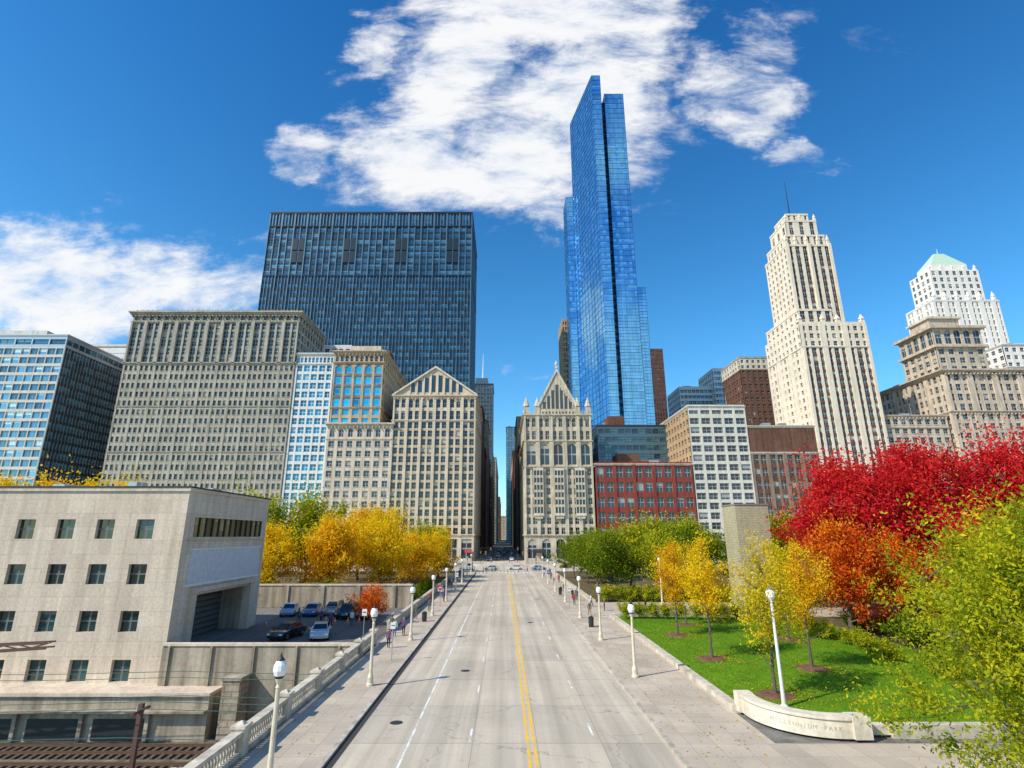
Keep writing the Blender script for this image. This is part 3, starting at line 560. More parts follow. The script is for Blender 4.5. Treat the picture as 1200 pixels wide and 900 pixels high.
# ------------------------------------------------------------------ park (right)
mg,nt,b=newmat('lawn_grass'); o=objc(nt)
c=ramp(nt,noise(nt,o,.5,5),[(.3,(.09,.20,.010)),(.7,(.17,.31,.015))]); c=mixc(nt,1,c,ramp(nt,noise(nt,o,14,3,.8),[(.2,(.6,.65,.6)),(.8,(1.25,1.2,1.2))]),'MULTIPLY'); L(nt,c,b.inputs['Base Color']); b.inputs['Roughness'].default_value=.9; b.inputs['Specular IOR Level'].default_value=.1
M_grass=mg
M_bed=stone('leaf_strewn_ground',(.15,.11,.04),.4,.6,bump=.5)
M=MB(); 
def lz(x,y): return .16+.35*max(0,1-((x-24)/12)**2)*max(0,1-((y-52)/20)**2)
for i in range(20):
    for j in range(24):
        xa=13.95+i*1.15; ya=33+j*1.7; q=[(xa,ya),(xa+1.15,ya),(xa+1.15,ya+1.7),(xa,ya+1.7)]
        if xa<16.5 and ya<34.5: continue
        M.poly([(a,b_,lz(a,b_)) for a,b_ in q],M_grass)
M.build('lawn',smooth=True)
sheet('garden_bed_ground',14.2,150,92,166,.02,M_bed); sheet('garden_bed_ground',37.1,150,30.6,92,.02,M_bed); sheet('garden_bed_ground',-150,-13.4,85,166,.02,M_bed)
M=MB(); M.box(13.4,13.95,35.8,74,-.1,.42,S_bal); M.box(13.41,14.2,90,166,-.1,.4,S_bal); M.box(13.95,37,73.8,74.3,-.1,.5,S_bal); M.box(20,37,31.6,32.1,-.1,.6,S_bal); M.build('planter_kerb')
sheet('park_path',13.42,80,74.4,89.9,.06,M_pave)
def scatter(name,pts,size,mat,upright=False):
    n=len(pts); P=np.array(pts); a=np.random.rand(n)*6.28; s=size*(.6+.8*np.random.rand(n))
    V=np.zeros((n,3,3)) if upright else np.zeros((n,4,3))
    ca,sa=np.cos(a),np.sin(a)
    if upright:
        V[:,0]=P+np.c_[ca*.02,sa*.02,0*a]; V[:,1]=P-np.c_[ca*.02,sa*.02,0*a]; V[:,2]=P+np.c_[np.random.randn(n)*.03,np.random.randn(n)*.03,s]
        F_=np.arange(n*3).reshape(n,3)
    else:
        ti=(np.random.rand(n)-.5)*.06
        V[:,0]=P+np.c_[ca*s,sa*s,ti]; V[:,1]=P+np.c_[-sa*s*.7,ca*s*.7,0*ti+.02]; V[:,2]=P+np.c_[-ca*s,-sa*s,-ti+.02]; V[:,3]=P+np.c_[sa*s*.7,-ca*s*.7,0*ti]
        F_=np.arange(n*4).reshape(n,4)
    me=D.meshes.new(name); me.from_pydata(V.reshape(-1,3).tolist(),[],F_.tolist()); me.materials.append(mat)
    at=me.attributes.new('leafv','FLOAT','FACE'); at.data.foreach_set('value',np.random.rand(n))
    ob=D.objects.new(name,me); C.collection.objects.link(ob); return ob
LM_blade=leafmat('grass_blade_mat',[(0,(.08,.19,.010)),(1,(.21,.37,.02))],.35)
LM_fall=leafmat('fallen_leaf_mat',[(0,(.45,.25,.03)),(.6,(.65,.45,.04)),(1,(.3,.12,.03))],.2)
pts=[]
while len(pts)<60000:
    x=random.uniform(14.1,36.5); y=random.uniform(33,72)
    if x<18 and y<35.2: continue
    pts.append((x,y,lz(x,y)))
scatter('grass_blades',pts,.09,LM_blade,upright=True)
S_mulch=stone('mulch',(.20,.09,.05),.4,3,bump=.8)
TREES_Y=[(17.4,59),(16.9,48.3),(17.2,38.3),(23,44.6),(27,56),(20.5,66)]
pts=[]
for tx,ty in TREES_Y:
    for _ in range(500): r=abs(random.gauss(0,2)); a=random.uniform(0,6.28); x=tx+r*math.cos(a)+.6; y=ty+r*math.sin(a); pts.append((max(x,14.1),y,lz(x,y)+.04))
for _ in range(900): pts.append((random.uniform(8.6,13.2),random.uniform(22,100),.13))
for _ in range(300): pts.append((random.uniform(-12,-8.6),random.uniform(22,100),.13))
scatter('fallen_leaves',pts,.06,LM_fall)
M=MB()
for tx,ty in TREES_Y: M.lathe(tx,ty,lz(tx,ty)-.06,[(1.25,.02),(1.0,.14),(.2,.2),(.01,.2)],S_mulch,18)
M.build('mulch_ring')
M=MB(); cx,cy,R=17.6,34.9,3.75
S_wall=stone('white_limestone_wall',(.78,.68,.54),.1,.5,streak=.15)
K=22
def arcw(r0,r1,z0,z1,a0,a1):
    for k in range(K):
        a=math.radians(a0+(a1-a0)*k/K); b_=math.radians(a0+(a1-a0)*(k+1)/K)
        q=[(cx+r1*math.cos(a),cy+r1*math.sin(a)),(cx+r1*math.cos(b_),cy+r1*math.sin(b_)),(cx+r0*math.cos(b_),cy+r0*math.sin(b_)),(cx+r0*math.cos(a),cy+r0*math.sin(a))]
        M.poly([(*q[0],z0),(*q[1],z0),(*q[1],z1),(*q[0],z1)],S_wall); M.poly([(*q[2],z0),(*q[3],z0),(*q[3],z1),(*q[2],z1)],S_wall); M.poly([(*p,z1) for p in q],S_wall)
arcw(R-.6,R,.1,.95,172,272); arcw(R-.68,R+.08,.95,1.1,171,273)
M.box(cx+.1,cx+1.0,cy-R-.15,cy-R+.75,.1,1.12,S_wall); M.box(cx-R-.15,cx-R+.75,cy+.5,cy+1.2,.1,1.12,S_wall); M.box(cx+1.1,cx+3.4,cy-R+.6,cy-R+1.1,.1,.55,S_wall)
wobj=M.build('park_entrance_wall')
M_let=plain('engraved_letters',(.50,.42,.33),.8)
txt='MILLENNIUM PARK'
for i,ch in enumerate(txt):
    if ch==' ': continue
    cu=D.curves.new('letter_'+ch,'FONT'); cu.body=ch; cu.size=.28; cu.align_x='CENTER'; cu.extrude=.004
    ob=D.objects.new('letter_'+ch,cu); cu.materials.append(M_let); ph=math.radians(212+i*3.6)
    ob.location=(cx+(R+.006)*math.cos(ph),cy+(R+.006)*math.sin(ph),.45); ob.rotation_euler=(math.pi/2,0,ph-math.radians(270)); C.collection.objects.link(ob); ob.parent=wobj
M=MB(); S_gb=stone('glass_block',(.56,.50,.33),.12,1,rough=.25,brick=(.5,.25,.03),bump=.05,streak=.1)
M.box(35,40,84,89,0,14.5,S_gb); M.box(34.9,40.1,83.9,89.1,14.5,14.7,M_steel); M.box(34.8,40.2,83.8,89.2,0,.4,M_steel); M.build('glass_block_fountain_tower')
# ------------------------------------------------------------------ TREES
M_bark=plain('tree_bark',(.12,.09,.07),.9,0,.35,5)
def tree_mesh(name,seed,h,r,cb,nclump,nleaf,ls,lm,spread=.16,trunk_r=.2,top=1.0,droop=0,nl=9,elong=.5,bias=.5,low=1.0,lobe=1.0):
    rnd=random.Random(seed); rs=np.random.RandomState(seed)
    M=MB()
    zc=(cb+h)/2; hz=(h-cb)/2
    pts=[Vector((0,0,-.1))]; tt=h*.72
    for i in range(1,7): pts.append(Vector((rnd.uniform(-.03,.03)*h*i/6,rnd.uniform(-.03,.03)*h*i/6,tt*i/6)))
    for i in range(6): M.tube(pts[i],pts[i+1],trunk_r*(1-.14*i)*(1.25 if i==0 else 1),trunk_r*(1-.14*(i+1)),M_bark,8)
    limbs=[]
    for i in range(nl):
        f=.0+.85*(i/nl); z=cb*.85+(tt-cb*.85)*f; k=min(5,int(z/tt*6)); base=pts[k].lerp(pts[k+1],z/tt*6-k)
        a=i*2.4+rnd.uniform(-.3,.3); zz=(z-zc)/hz; rr=r*.75*math.sqrt(max(.15,1-max(-.6,min(.9,zz+.25))**2))
        d=Vector((math.cos(a),math.sin(a),0)); p=base; q=[base]
        for s in range(1,5):
            g=s/4; p=base+d*rr*g+Vector((0,0,rr*(.75*g-.12*g*g)))+Vector((rnd.uniform(-.06,.06),rnd.uniform(-.06,.06),rnd.uniform(-.03,.03)))*r; q.append(p)
        br=trunk_r*.42*(1-.5*f)
        for s in range(4): M.tube(q[s],q[s+1],br*(1-.22*s),br*(1-.22*(s+1)),M_bark,5)
        limbs+=q[1:]
    limbs+=pts[4:]
    LP=np.array([list(p) for p in limbs])
    cents=[]
    lobes=[(rnd.uniform(0,6.28),rnd.uniform(-.8,.9),rnd.uniform(.85,1.3)) for _ in range(11)]
    while len(cents)<nclump:
        v=rs.randn(3); v/=np.linalg.norm(v); rad=rs.rand()**bias
        a=math.atan2(v[1],v[0]); 
        sc=.76
        for la,lz_,lr in lobes:
            dd=1-min(1,abs(((a-la+math.pi)%6.283)-math.pi)/.9+abs(v[2]-lz_)/.8)
            sc=max(sc,.76+(lr-.76)*dd*1.6*lobe)
        z=v[2]; wid=low if z<0 else 1.0-(1-top)*z
        c=np.array([v[0]*r*rad*sc*wid, v[1]*r*rad*sc*wid, zc+z*hz*rad*min(sc,1.05)])
        cents.append(c)
    cents=np.array(cents)
    for c in cents[::2 if nclump>150 else 1]:
        d=np.linalg.norm(LP-c,axis=1)+np.maximum(0,LP[:,2]-c[2])*1.0; k=int(d.argmin())
        a=Vector(LP[k]); b_=Vector(c); m=a.lerp(b_,.5)+Vector((0,0,-.04*r)); tr=trunk_r*.09+.008
        M.tube(a,m,tr,tr*.7,M_bark,3); M.tube(m,b_,tr*.7,tr*.3,M_bark,3)
    nb=len(M.f)
    per=nleaf//nclump; n=per*nclump
    cc=np.repeat(cents,per,axis=0); cr=np.repeat(r*spread*(.5+.9*rs.rand(nclump)),per)
    dirs=cents-np.array([0,0,zc-hz*.6]); dirs/=np.linalg.norm(dirs,axis=1)[:,None]; dd=np.repeat(dirs,per,axis=0)
    off=rs.randn(n,3)*cr[:,None]*np.array([.8,.8,.6]); P=cc+off+dd*(rs.randn(n)*cr*.9)[:,None]; P[:,2]-=droop*np.abs(rs.randn(n))
    P[:,2]=np.maximum(P[:,2],.15)
    cv=np.repeat(rs.rand(nclump),per)
    u=rs.randn(n,3); u/=np.linalg.norm(u,axis=1)[:,None]; w=np.cross(u,rs.randn(n,3)+np.array([0,0,.6])); w/=np.linalg.norm(w,axis=1)[:,None]
    s=ls*(.6+.8*rs.rand(n))[:,None]
    V=np.stack([P-u*s,P+w*s*elong,P+u*s,P-w*s*elong],axis=1).reshape(-1,3)
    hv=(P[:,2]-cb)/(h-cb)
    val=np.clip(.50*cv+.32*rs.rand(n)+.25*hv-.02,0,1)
    i0=len(M.v)
    me=D.meshes.new(name)
    verts=np.concatenate([np.array([list(x) for x in M.v]),V]); 
    faces=[list(f) for f in M.f]+(np.arange(4*n).reshape(n,4)+i0).tolist()
    me.from_pydata(verts.tolist(),[],faces)
    me.materials.append(M_bark); me.materials.append(lm)
    me.polygons.foreach_set('material_index',[0]*nb+[1]*n)
    at=me.attributes.new('leafv','FLOAT','FACE'); at.data.foreach_set('value',np.concatenate([np.zeros(nb),val]))
    me.update(); return me
def put(name,me,x,y,z=0,rot=0,s=1,sz=None):
    ob=D.objects.new(name,me); ob.location=(x,y,z); ob.rotation_euler=(0,0,rot); ob.scale=(s,s,sz or s); C.collection.objects.link(ob); return ob
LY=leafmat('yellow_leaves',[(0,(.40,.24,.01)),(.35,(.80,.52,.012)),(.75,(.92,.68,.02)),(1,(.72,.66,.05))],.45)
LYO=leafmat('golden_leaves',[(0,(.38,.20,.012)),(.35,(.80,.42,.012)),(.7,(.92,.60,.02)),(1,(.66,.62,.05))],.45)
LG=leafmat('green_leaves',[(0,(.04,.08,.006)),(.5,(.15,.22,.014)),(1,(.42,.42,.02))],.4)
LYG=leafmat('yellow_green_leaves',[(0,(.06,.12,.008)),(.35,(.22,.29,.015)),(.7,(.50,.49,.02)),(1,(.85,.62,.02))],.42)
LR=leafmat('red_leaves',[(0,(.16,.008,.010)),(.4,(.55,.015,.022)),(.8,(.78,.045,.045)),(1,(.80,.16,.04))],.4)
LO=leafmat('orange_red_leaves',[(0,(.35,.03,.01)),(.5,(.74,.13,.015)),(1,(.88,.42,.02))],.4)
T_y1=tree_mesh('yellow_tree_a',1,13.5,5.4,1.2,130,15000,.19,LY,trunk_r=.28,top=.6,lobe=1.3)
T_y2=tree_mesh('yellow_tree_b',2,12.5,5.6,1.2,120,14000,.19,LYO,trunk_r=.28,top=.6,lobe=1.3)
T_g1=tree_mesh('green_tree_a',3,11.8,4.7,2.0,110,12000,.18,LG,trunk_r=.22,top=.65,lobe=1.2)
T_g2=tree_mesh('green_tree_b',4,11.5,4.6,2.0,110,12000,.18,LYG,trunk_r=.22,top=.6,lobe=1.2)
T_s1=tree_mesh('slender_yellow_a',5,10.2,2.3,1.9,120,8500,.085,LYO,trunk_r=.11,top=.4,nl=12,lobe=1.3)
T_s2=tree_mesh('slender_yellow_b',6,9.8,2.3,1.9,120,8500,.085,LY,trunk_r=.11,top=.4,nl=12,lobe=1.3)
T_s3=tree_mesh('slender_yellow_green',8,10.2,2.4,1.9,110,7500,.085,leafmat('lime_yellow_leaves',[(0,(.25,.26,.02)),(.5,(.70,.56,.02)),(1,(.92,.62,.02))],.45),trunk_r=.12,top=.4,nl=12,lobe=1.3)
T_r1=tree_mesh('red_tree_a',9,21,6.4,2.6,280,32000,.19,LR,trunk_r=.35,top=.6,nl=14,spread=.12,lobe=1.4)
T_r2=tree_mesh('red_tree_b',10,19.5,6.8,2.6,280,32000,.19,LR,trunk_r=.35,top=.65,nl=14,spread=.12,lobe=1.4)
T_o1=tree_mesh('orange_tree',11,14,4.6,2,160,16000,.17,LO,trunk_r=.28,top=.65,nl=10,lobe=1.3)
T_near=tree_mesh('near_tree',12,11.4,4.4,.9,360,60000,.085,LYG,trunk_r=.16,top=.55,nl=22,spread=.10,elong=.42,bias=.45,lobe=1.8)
for i,(x,y,t,s) in enumerate(((-47.5,93,T_y2,1.1),(-37.5,90.5,T_y1,.92),(-29,94,T_y2,1.12),(-22,101,T_y1,1.0),(-18.5,112,T_y2,.9),(-17,126,T_y1,.85),(-50,110,T_g2,1.6),(-39,112,T_g2,1.6),(-57,94,T_g2,1.1),(-66,98,T_y2,1.1),(-72,98,T_y1,1.52),(-81,100,T_y2,1.68),(-90,98,T_y1,1.55),(-98,100,T_y2,1.7),(-16.5,142,T_y2,.9),(-27,124,T_y1,1.25),(-20,138,T_g2,1.15),(-34,132,T_y2,1.4))):
    put('yellow_autumn_tree' if t is not T_g2 else 'green_tree',t,x,y,0,i*1.3,s)
for i in range(16): put('yellow_autumn_tree',(T_y1,T_y2,T_g2)[i%3],-20-i*11+random.uniform(-2,2),random.uniform(152,163),0,i*2.1,random.uniform(.95,1.2))
for i,(x,y,t,s) in enumerate(((17.5,94,T_g1,.98),(22,100,T_g2,1.05),(26,93,T_g2,.9),(17.5,108,T_g1,.95),(18,124,T_g1,.9),(22,130,T_g2,.9),(30.5,97,T_g1,1.1),(34,104,T_g2,1.15),(17,139,T_g1,.9),(41,99,T_g1,1.05),(47,94,T_g2,1.2),(54,96,T_g1,1.1),(30,114,T_g2,1.2),(60,94,T_g2,1.1),(68,96,T_g1,1.1),(27,140,T_g1,1.),(76,92,T_g1,1.2),(84,94,T_g2,1.2),(43,84,T_g2,.8),(48,82,T_g1,.85))):
    put('green_tree',t,x,y,0,i*1.7,s)
for i in range(14): put('green_tree',(T_g1,T_g2,T_g1)[i%3],24+i*11+random.uniform(-2,2),random.uniform(150,163),0,i*2.1,random.uniform(1.,1.25))
for i,((x,y),t) in enumerate(zip(TREES_Y,(T_s1,T_s2,T_s3,T_s1,T_s3,T_s2))): put('slender_yellow_tree',t,x,y,lz(x,y)-.02,i*1.1,1 if i<4 else .9)
for i,(x,y,t,s) in enumerate(((40.5,66,T_r2,1.0),(50,66,T_r1,1.02),(60.5,66,T_r2,1.15),(71,68,T_r1,1.15),(56,76,T_r1,1.1),(45,73,T_r1,.98),(35.5,60,T_o1,.85),(46,56,T_r2,.62),(41,60,T_o1,.75))): put('red_maple_tree' if t is not T_o1 else 'orange_maple_tree',t,x,y,0,i*1.9+.4,s)
put('yellow_green_tree',T_near,18.1,19.6,.1,.6,1); put('yellow_green_tree',T_near,25.0,25.5,.1,2.6,1.0); put('yellow_green_tree',T_near,33,37,.1,4.1,.95)
put('orange_shrub_tree',tree_mesh('orange_shrub',21,4.2,2.0,.6,60,5000,.09,LO,trunk_r=.08),-15.5,68,0,0,1.1); 
T_h=tree_mesh('hedge_bush',22,1.6,1.1,.1,40,4000,.06,LYG,trunk_r=.04); T_hg=tree_mesh('hedge_bush_green',23,1.6,1.1,.1,40,4000,.06,LG,trunk_r=.04)
for i in range(13): put('hedge_shrub',T_h,15+i*1.7,71.5+random.uniform(-.5,.8),.3,i*1.2,1.1)
for i in range(10): put('hedge_shrub',T_h,32+random.uniform(-1,1),36+i*3,.15,i*1.2,1.1)
for i in range(26): put('hedge_shrub',T_hg,38+(i%13)*2.6+random.uniform(-.8,.8),56+8*(i//13)+random.uniform(-1.5,1.5),.0,i*1.2,random.uniform(1.3,2))
for i in range(8): put('flower_bush',T_hg,-14.6,88+i*3.2,.1,i*1.2,1.2)
for i in range(16): put('hedge_shrub',T_hg,-14.6-i*2.9,86+random.uniform(-.3,.6),.6,i*1.2,random.uniform(1.2,1.9))
for i in range(26): put('hedge_shrub',T_h,16+i*2.4,91.5+random.uniform(-.5,.8),.0,i*1.2,1.6)
# ------------------------------------------------------------------ STREET LAMPS
M_cream=plain('cream_lamp_post',(.64,.56,.42),.6); M_glb,ntg,bg=newmat('lamp_globe'); bg.inputs['Base Color'].default_value=(.88,.86,.80,1); bg.inputs['Roughness'].default_value=.25
M=MB()
M.lathe(0,0,0,[(.26,0),(.26,.12),(.2,.2),(.2,.55),(.15,.68),(.12,.8),(.085,3.9),(.11,3.95),(.07,4.05),(.13,4.2),(.16,4.28)],M_cream,12)
M.lathe(0,0,4.28,[(.14,0,M_dark),(.2,.06,M_dark),(.2,.1),(.27,.3),(.25,.5,),(.16,.66,M_dark),(.17,.68,M_dark),(.06,.8,M_dark),(.02,.95,M_dark),(.0,.97)],M_glb,12)
lamp=M.build('street_lamp',True); lm_=lamp.data; lamp.location=(-9.2,24.5,.12)
for i in range(1,9): put('street_lamp',lm_,-9.2,24.5+i*16.7,.12)
for y in (43.5,58,73,90,107,124,141): put('street_lamp',lm_,9.5,y,.12)
M=MB(); M.lathe(0,0,0,[(.3,0),(.28,.15),(.13,.3),(.11,1.1),(.075,5.9),(.1,5.95),(.1,6.05)],M_wt,12); M.lathe(0,0,6.05,[(.12,0),(.26,.2),(.28,.45),(.2,.6,M_steel),(.05,.75,M_steel),(.01,.8)],M_glb,12)
pl=M.build('park_lamp',True); pl.location=(16.6,36.0,.1)
put('park_lamp',pl.data,24,88,.05); put('park_lamp',pl.data,33,76,.05,0,.8)
M_yel=plain('yellow_signal_housing',(.5,.33,.03),.5); M_rd=plain('red_lens',(.6,.03,.02),.3); M_or=plain('orange_plastic',(.75,.18,.02),.5)
def signal(x,y):
    M=MB(); M.tube((0,0,0),(0,0,5.6),.1,.07,M_dark,8); M.tube((0,0,5.3),(-4 if x>0 else 4,0,5.7),.06,.04,M_dark,6)
    for X in (0,-3.8 if x>0 else 3.8):
        M.box(X-.18,X+.18,-.3,-.02,4.5 if X else 3.2,5.5 if X else 4.2,M_yel)
        for k,mm in enumerate((M_dark,M_dark,M_rd)): M.box(X-.11,X+.11,-.34,-.301,(4.55 if X else 3.25)+k*.32,(4.78 if X else 3.48)+k*.32,mm)
    ob=M.build('traffic_light'); ob.location=(x,y,.12)
signal(-9.2,165); signal(9.2,165); signal(-9,217.5); signal(9,217.5)
M_bl=plain('blue_sign',(.03,.12,.4),.4)
def sign(x,y,col,w=.6,h=.75,name='street_sign',rot=0):
    M=MB(); M.tube((0,0,0),(0,0,2.9),.035,.035,M_steel,6); M.box(-w/2,w/2,-.05,-.036,2.9-h,2.9,col); M.box(-w/2+.06,w/2-.06,-.054,-.051,2.9-h*.55,2.9-h*.4,M_dark if col is M_wt else M_wt); M.box(-w/2-.02,w/2+.02,-.035,-.03,2.88-h,2.92,M_steel)
    ob=M.build(name); ob.location=(x,y,.12); ob.rotation_euler[2]=rot
sign(-9.3,49,M_wt,.4,.5); sign(-9.3,84,M_rd,.6,.6); sign(9.2,82,M_wt,.45,.6); sign(9.3,120,M_bl); sign(-9.3,112,M_wt); sign(-13.8,57.5,M_wt,.45,.6)
M=MB(); M.lathe(0,0,0,[(.22,0),(.22,.04),(.15,.05),(.10,.3,M_wt),(.08,.45),(.03,.7),(0,.7)],M_or,10); cone=M.build('traffic_cone'); cone.location=(-20,69,0.01)
for x,y in ((-18.6,69.5),(-17.4,70),(-16.5,72),(-21.5,70.5),(-27.5,67.5)): put('traffic_cone',cone.data,x,y,.01)
M=MB(); M.lathe(0,0,0,[(.28,0),(.3,.9),(.33,.92),(.33,1.0),(.1,1.15),(0,1.16)],M_dark,12); bn=M.build('litter_bin'); bn.location=(-9.6,70,.12); put('litter_bin',bn.data,9.8,66,.12); put('litter_bin',bn.data,9.8,101,.12)
# ------------------------------------------------------------------ CARS
M_tyre=plain('tyre_rubber',(.02,.02,.02),.8); M_cg=plain('car_glass',(.015,.02,.025),.06); M_hub=plain('alloy_hub',(.4,.4,.42),.3,.8); M_tail=plain('tail_light',(.4,.01,.01),.2); M_head=plain('head_light',(.75,.75,.72),.1)
def carpaint(n,c):
    m,nt,b=newmat(n); b.inputs['Base Color'].default_value=(*c,1); b.inputs['Roughness'].default_value=.25; b.inputs['Metallic'].default_value=.3; b.inputs['Coat Weight'].default_value=.8; b.inputs['Coat Roughness'].default_value=.05; return m
def car(name,paintm,x,y,rot,kind='sedan',z=.01):
    M=MB(); hw=.9
    if kind=='sedan': body=[(-2.25,.3),(-2.33,.55),(-2.27,.88),(-1.55,.97),(.95,.95),(1.85,.83),(2.2,.68),(2.3,.5),(2.22,.28)]; g0,g1,t0,t1,zt=-1.8,1.15,-1.05,.35,1.43
    elif kind=='suv': body=[(-2.25,.35),(-2.33,.6),(-2.3,1.0),(-1.9,1.08),(1.0,1.05),(1.95,.98),(2.25,.8),(2.3,.55),(2.22,.33)]; g0,g1,t0,t1,zt=-2.22,1.1,-1.95,.4,1.72
    else: body=[(-2.7,.4),(-2.75,.7),(-2.72,1.15),(-2.6,1.2),(1.9,1.18),(2.35,1.1),(2.6,.9),(2.65,.6),(2.55,.38)]; g0,g1,t0,t1,zt=-2.68,2.1,-2.6,1.3,2.15
    ys=[(-hw,.90,.02),(-hw+.05,.97,.0),(-hw*.5,1,0),(0,1.01,0),(hw*.5,1,0),(hw-.05,.97,0),(hw,.90,.02)]
    zc=.62
    rings=[[(px*(f+.03 if abs(yy)<hw-.1 else f+.02),yy+0*px,zc+(pz-zc)*f) for px,pz in body] for yy,f,_ in ys]
    nb=len(body)
    for i in range(len(rings)-1):
        for k in range(nb):
            k2=(k+1)%nb; M.poly([rings[i][k],rings[i][k2],rings[i+1][k2],rings[i+1][k]],paintm)
    M.poly(rings[0],paintm); M.poly(rings[-1][::-1],paintm)
    zb=max(p[1] for p in body)-.04; wb,wt=.80,.64 if kind!='van' else .76
    zmid=zt-.05
    Bq=[(g0,-wb,zb),(g1,-wb,zb),(g1,wb,zb),(g0,wb,zb)]; Tq=[(t0,-wt,zmid),(t1,-wt,zmid),(t1,wt,zmid),(t0,wt,zmid)]
    M.hexa(Bq+Tq,paintm)
    M.hexa(Tq+[(t0+.12,-wt+.12,zt),(t1-.15,-wt+.12,zt),(t1-.15,wt-.12,zt),(t0+.12,wt-.12,zt)],paintm)
    def panel(a,b,c,d,i0,i1,j0,j1,off):
        a,b,c,d=map(Vector,(a,b,c,d)); P=lambda i,j:(a.lerp(b,i)).lerp(d.lerp(c,i),j)
        nrm=(b-a).cross(d-a).normalized()*off
        M.poly([P(i0,j0)+nrm,P(i1,j0)+nrm,P(i1,j1)+nrm,P(i0,j1)+nrm],M_cg)
    for (i0,i1) in (((.06,.47),(.51,.93)) if kind!='van' else ((.72,.94),)):
        panel(Bq[0],Bq[1],Tq[1],Tq[0],i0,i1,.18,.9,.012); panel(Bq[2],Bq[3],Tq[3],Tq[2],1-i1,1-i0,.18,.9,.012)
    panel(Bq[1],Bq[2],Tq[2],Tq[1],.06,.94,.1,.93,.012); panel(Bq[3],Bq[0],Tq[0],Tq[3],.08,.92,.2,.9,.012)
    wx=1.4 if kind!='van' else 1.65
    for X in (-wx,wx):
        for s in (-1,1):
            y_=s*(hw-.12)
            for k in range(14):
                a=2*math.pi*k/14; b_=2*math.pi*(k+1)/14; rr=.34
                p=lambda t,r,yy:(X+r*math.cos(t),yy,.34+r*math.sin(t))
                M.poly([p(a,rr,y_-s*.12),p(b_,rr,y_-s*.12),p(b_,rr,y_+s*.135),p(a,rr,y_+s*.135)],M_tyre)
                M.poly([p(a,rr,y_+s*.135),p(b_,rr,y_+s*.135),(X,y_+s*.135,.34)],M_tyre); M.poly([p(a,.2,y_+s*.142),p(b_,.2,y_+s*.142),(X,y_+s*.148,.34)],M_hub)
                if 0<=k<7: M.poly([p(a,.42,y_+s*.128),p(b_,.42,y_+s*.128),(X,y_+s*.128,.34)],M_tyre)
    fz=body[-3][1]; kx=1.17 if kind=='van' else 1; M.box(2.14*kx,2.31*kx,-.8,-.5,fz-.12,fz+.02,M_head); M.box(2.14*kx,2.31*kx,.5,.8,fz-.12,fz+.02,M_head)
    bxk=-2.36 if kind!='van' else -2.79
    M.box(bxk,bxk+.25,-.82,-.55,.68,.86,M_tail); M.box(bxk,bxk+.25,.55,.82,.68,.86,M_tail)
    M.box(bxk+.3,-bxk-.3,-.7,.7,.2,.36,M_tyre)
    for s in (-1,1): M.box(g1-.35,g1-.15,s*.98-.09,s*.98+.09,zb+.05,zb+.19,paintm)
    ob=M.build(name); ob.location=(x,y,z); ob.rotation_euler=(0,0,math.radians(rot)); return ob
C_sil=carpaint('silver_paint',(.5,.53,.57)); C_blu=carpaint('blue_paint',(.07,.16,.35)); C_drk=carpaint('black_paint',(.02,.025,.035)); C_wht=carpaint('white_car_paint',(.75,.75,.75)); C_rd=carpaint('maroon_paint',(.18,.03,.025)); C_tan=carpaint('champagne_paint',(.4,.33,.24)); C_lb=carpaint('pale_blue_paint',(.25,.38,.55)); C_tx=carpaint('taxi_yellow_paint',(.6,.35,.02))
car('parked_car',C_lb,-28.2,76.5,-80); car('parked_car',C_blu,-25.2,76.5,-85); car('parked_car',C_sil,-18.8,60,-75); car('parked_car',C_drk,-22.2,60,-100); car('parked_suv',C_drk,-19.9,74,-95,'suv'); car('parked_suv',C_rd,-17.4,74,-90,'suv'); car('parked_suv',C_tan,-22.6,77,-90,'suv')
car('delivery_van',C_wht,-11.5,172,0,'van'); car('car',C_sil,-4,172,180); car('car',C_wht,3.5,174,180); car('car',C_lb,10.5,172,0); car('suv',C_drk,-18,178,0,'suv'); car('taxi',C_tx,20,186,180)
for i,(x,y,c,k) in enumerate(((-6.5,232,C_drk,'sedan'),(-3,238,C_rd,'suv'),(3,236,C_wht,'sedan'),(6.6,240,C_drk,'suv'),(-6.5,248,C_sil,'sedan'),(-3,254,C_drk,'sedan'),(3,252,C_blu,'sedan'),(6.6,256,C_tan,'suv'),(-3,270,C_wht,'van'),(3,280,C_drk,'sedan'),(-6.5,266,C_drk,'suv'),(6.6,270,C_sil,'sedan'),(0,300,C_drk,'suv'),(4,310,C_wht,'sedan'),(-3,330,C_drk,'van'),(2,350,C_drk,'suv'),(-2,390,C_wht,'van'))):
    car('car' if k=='sedan' else ('suv' if k=='suv' else 'delivery_van'),c,x,y,90 if x>0 else -90,k)
for i,x in enumerate((-60,-45,34,48,75)): car('car',(C_sil,C_drk,C_wht,C_rd,C_blu)[i],x,(176,190)[i%2],(0,180)[i%2])
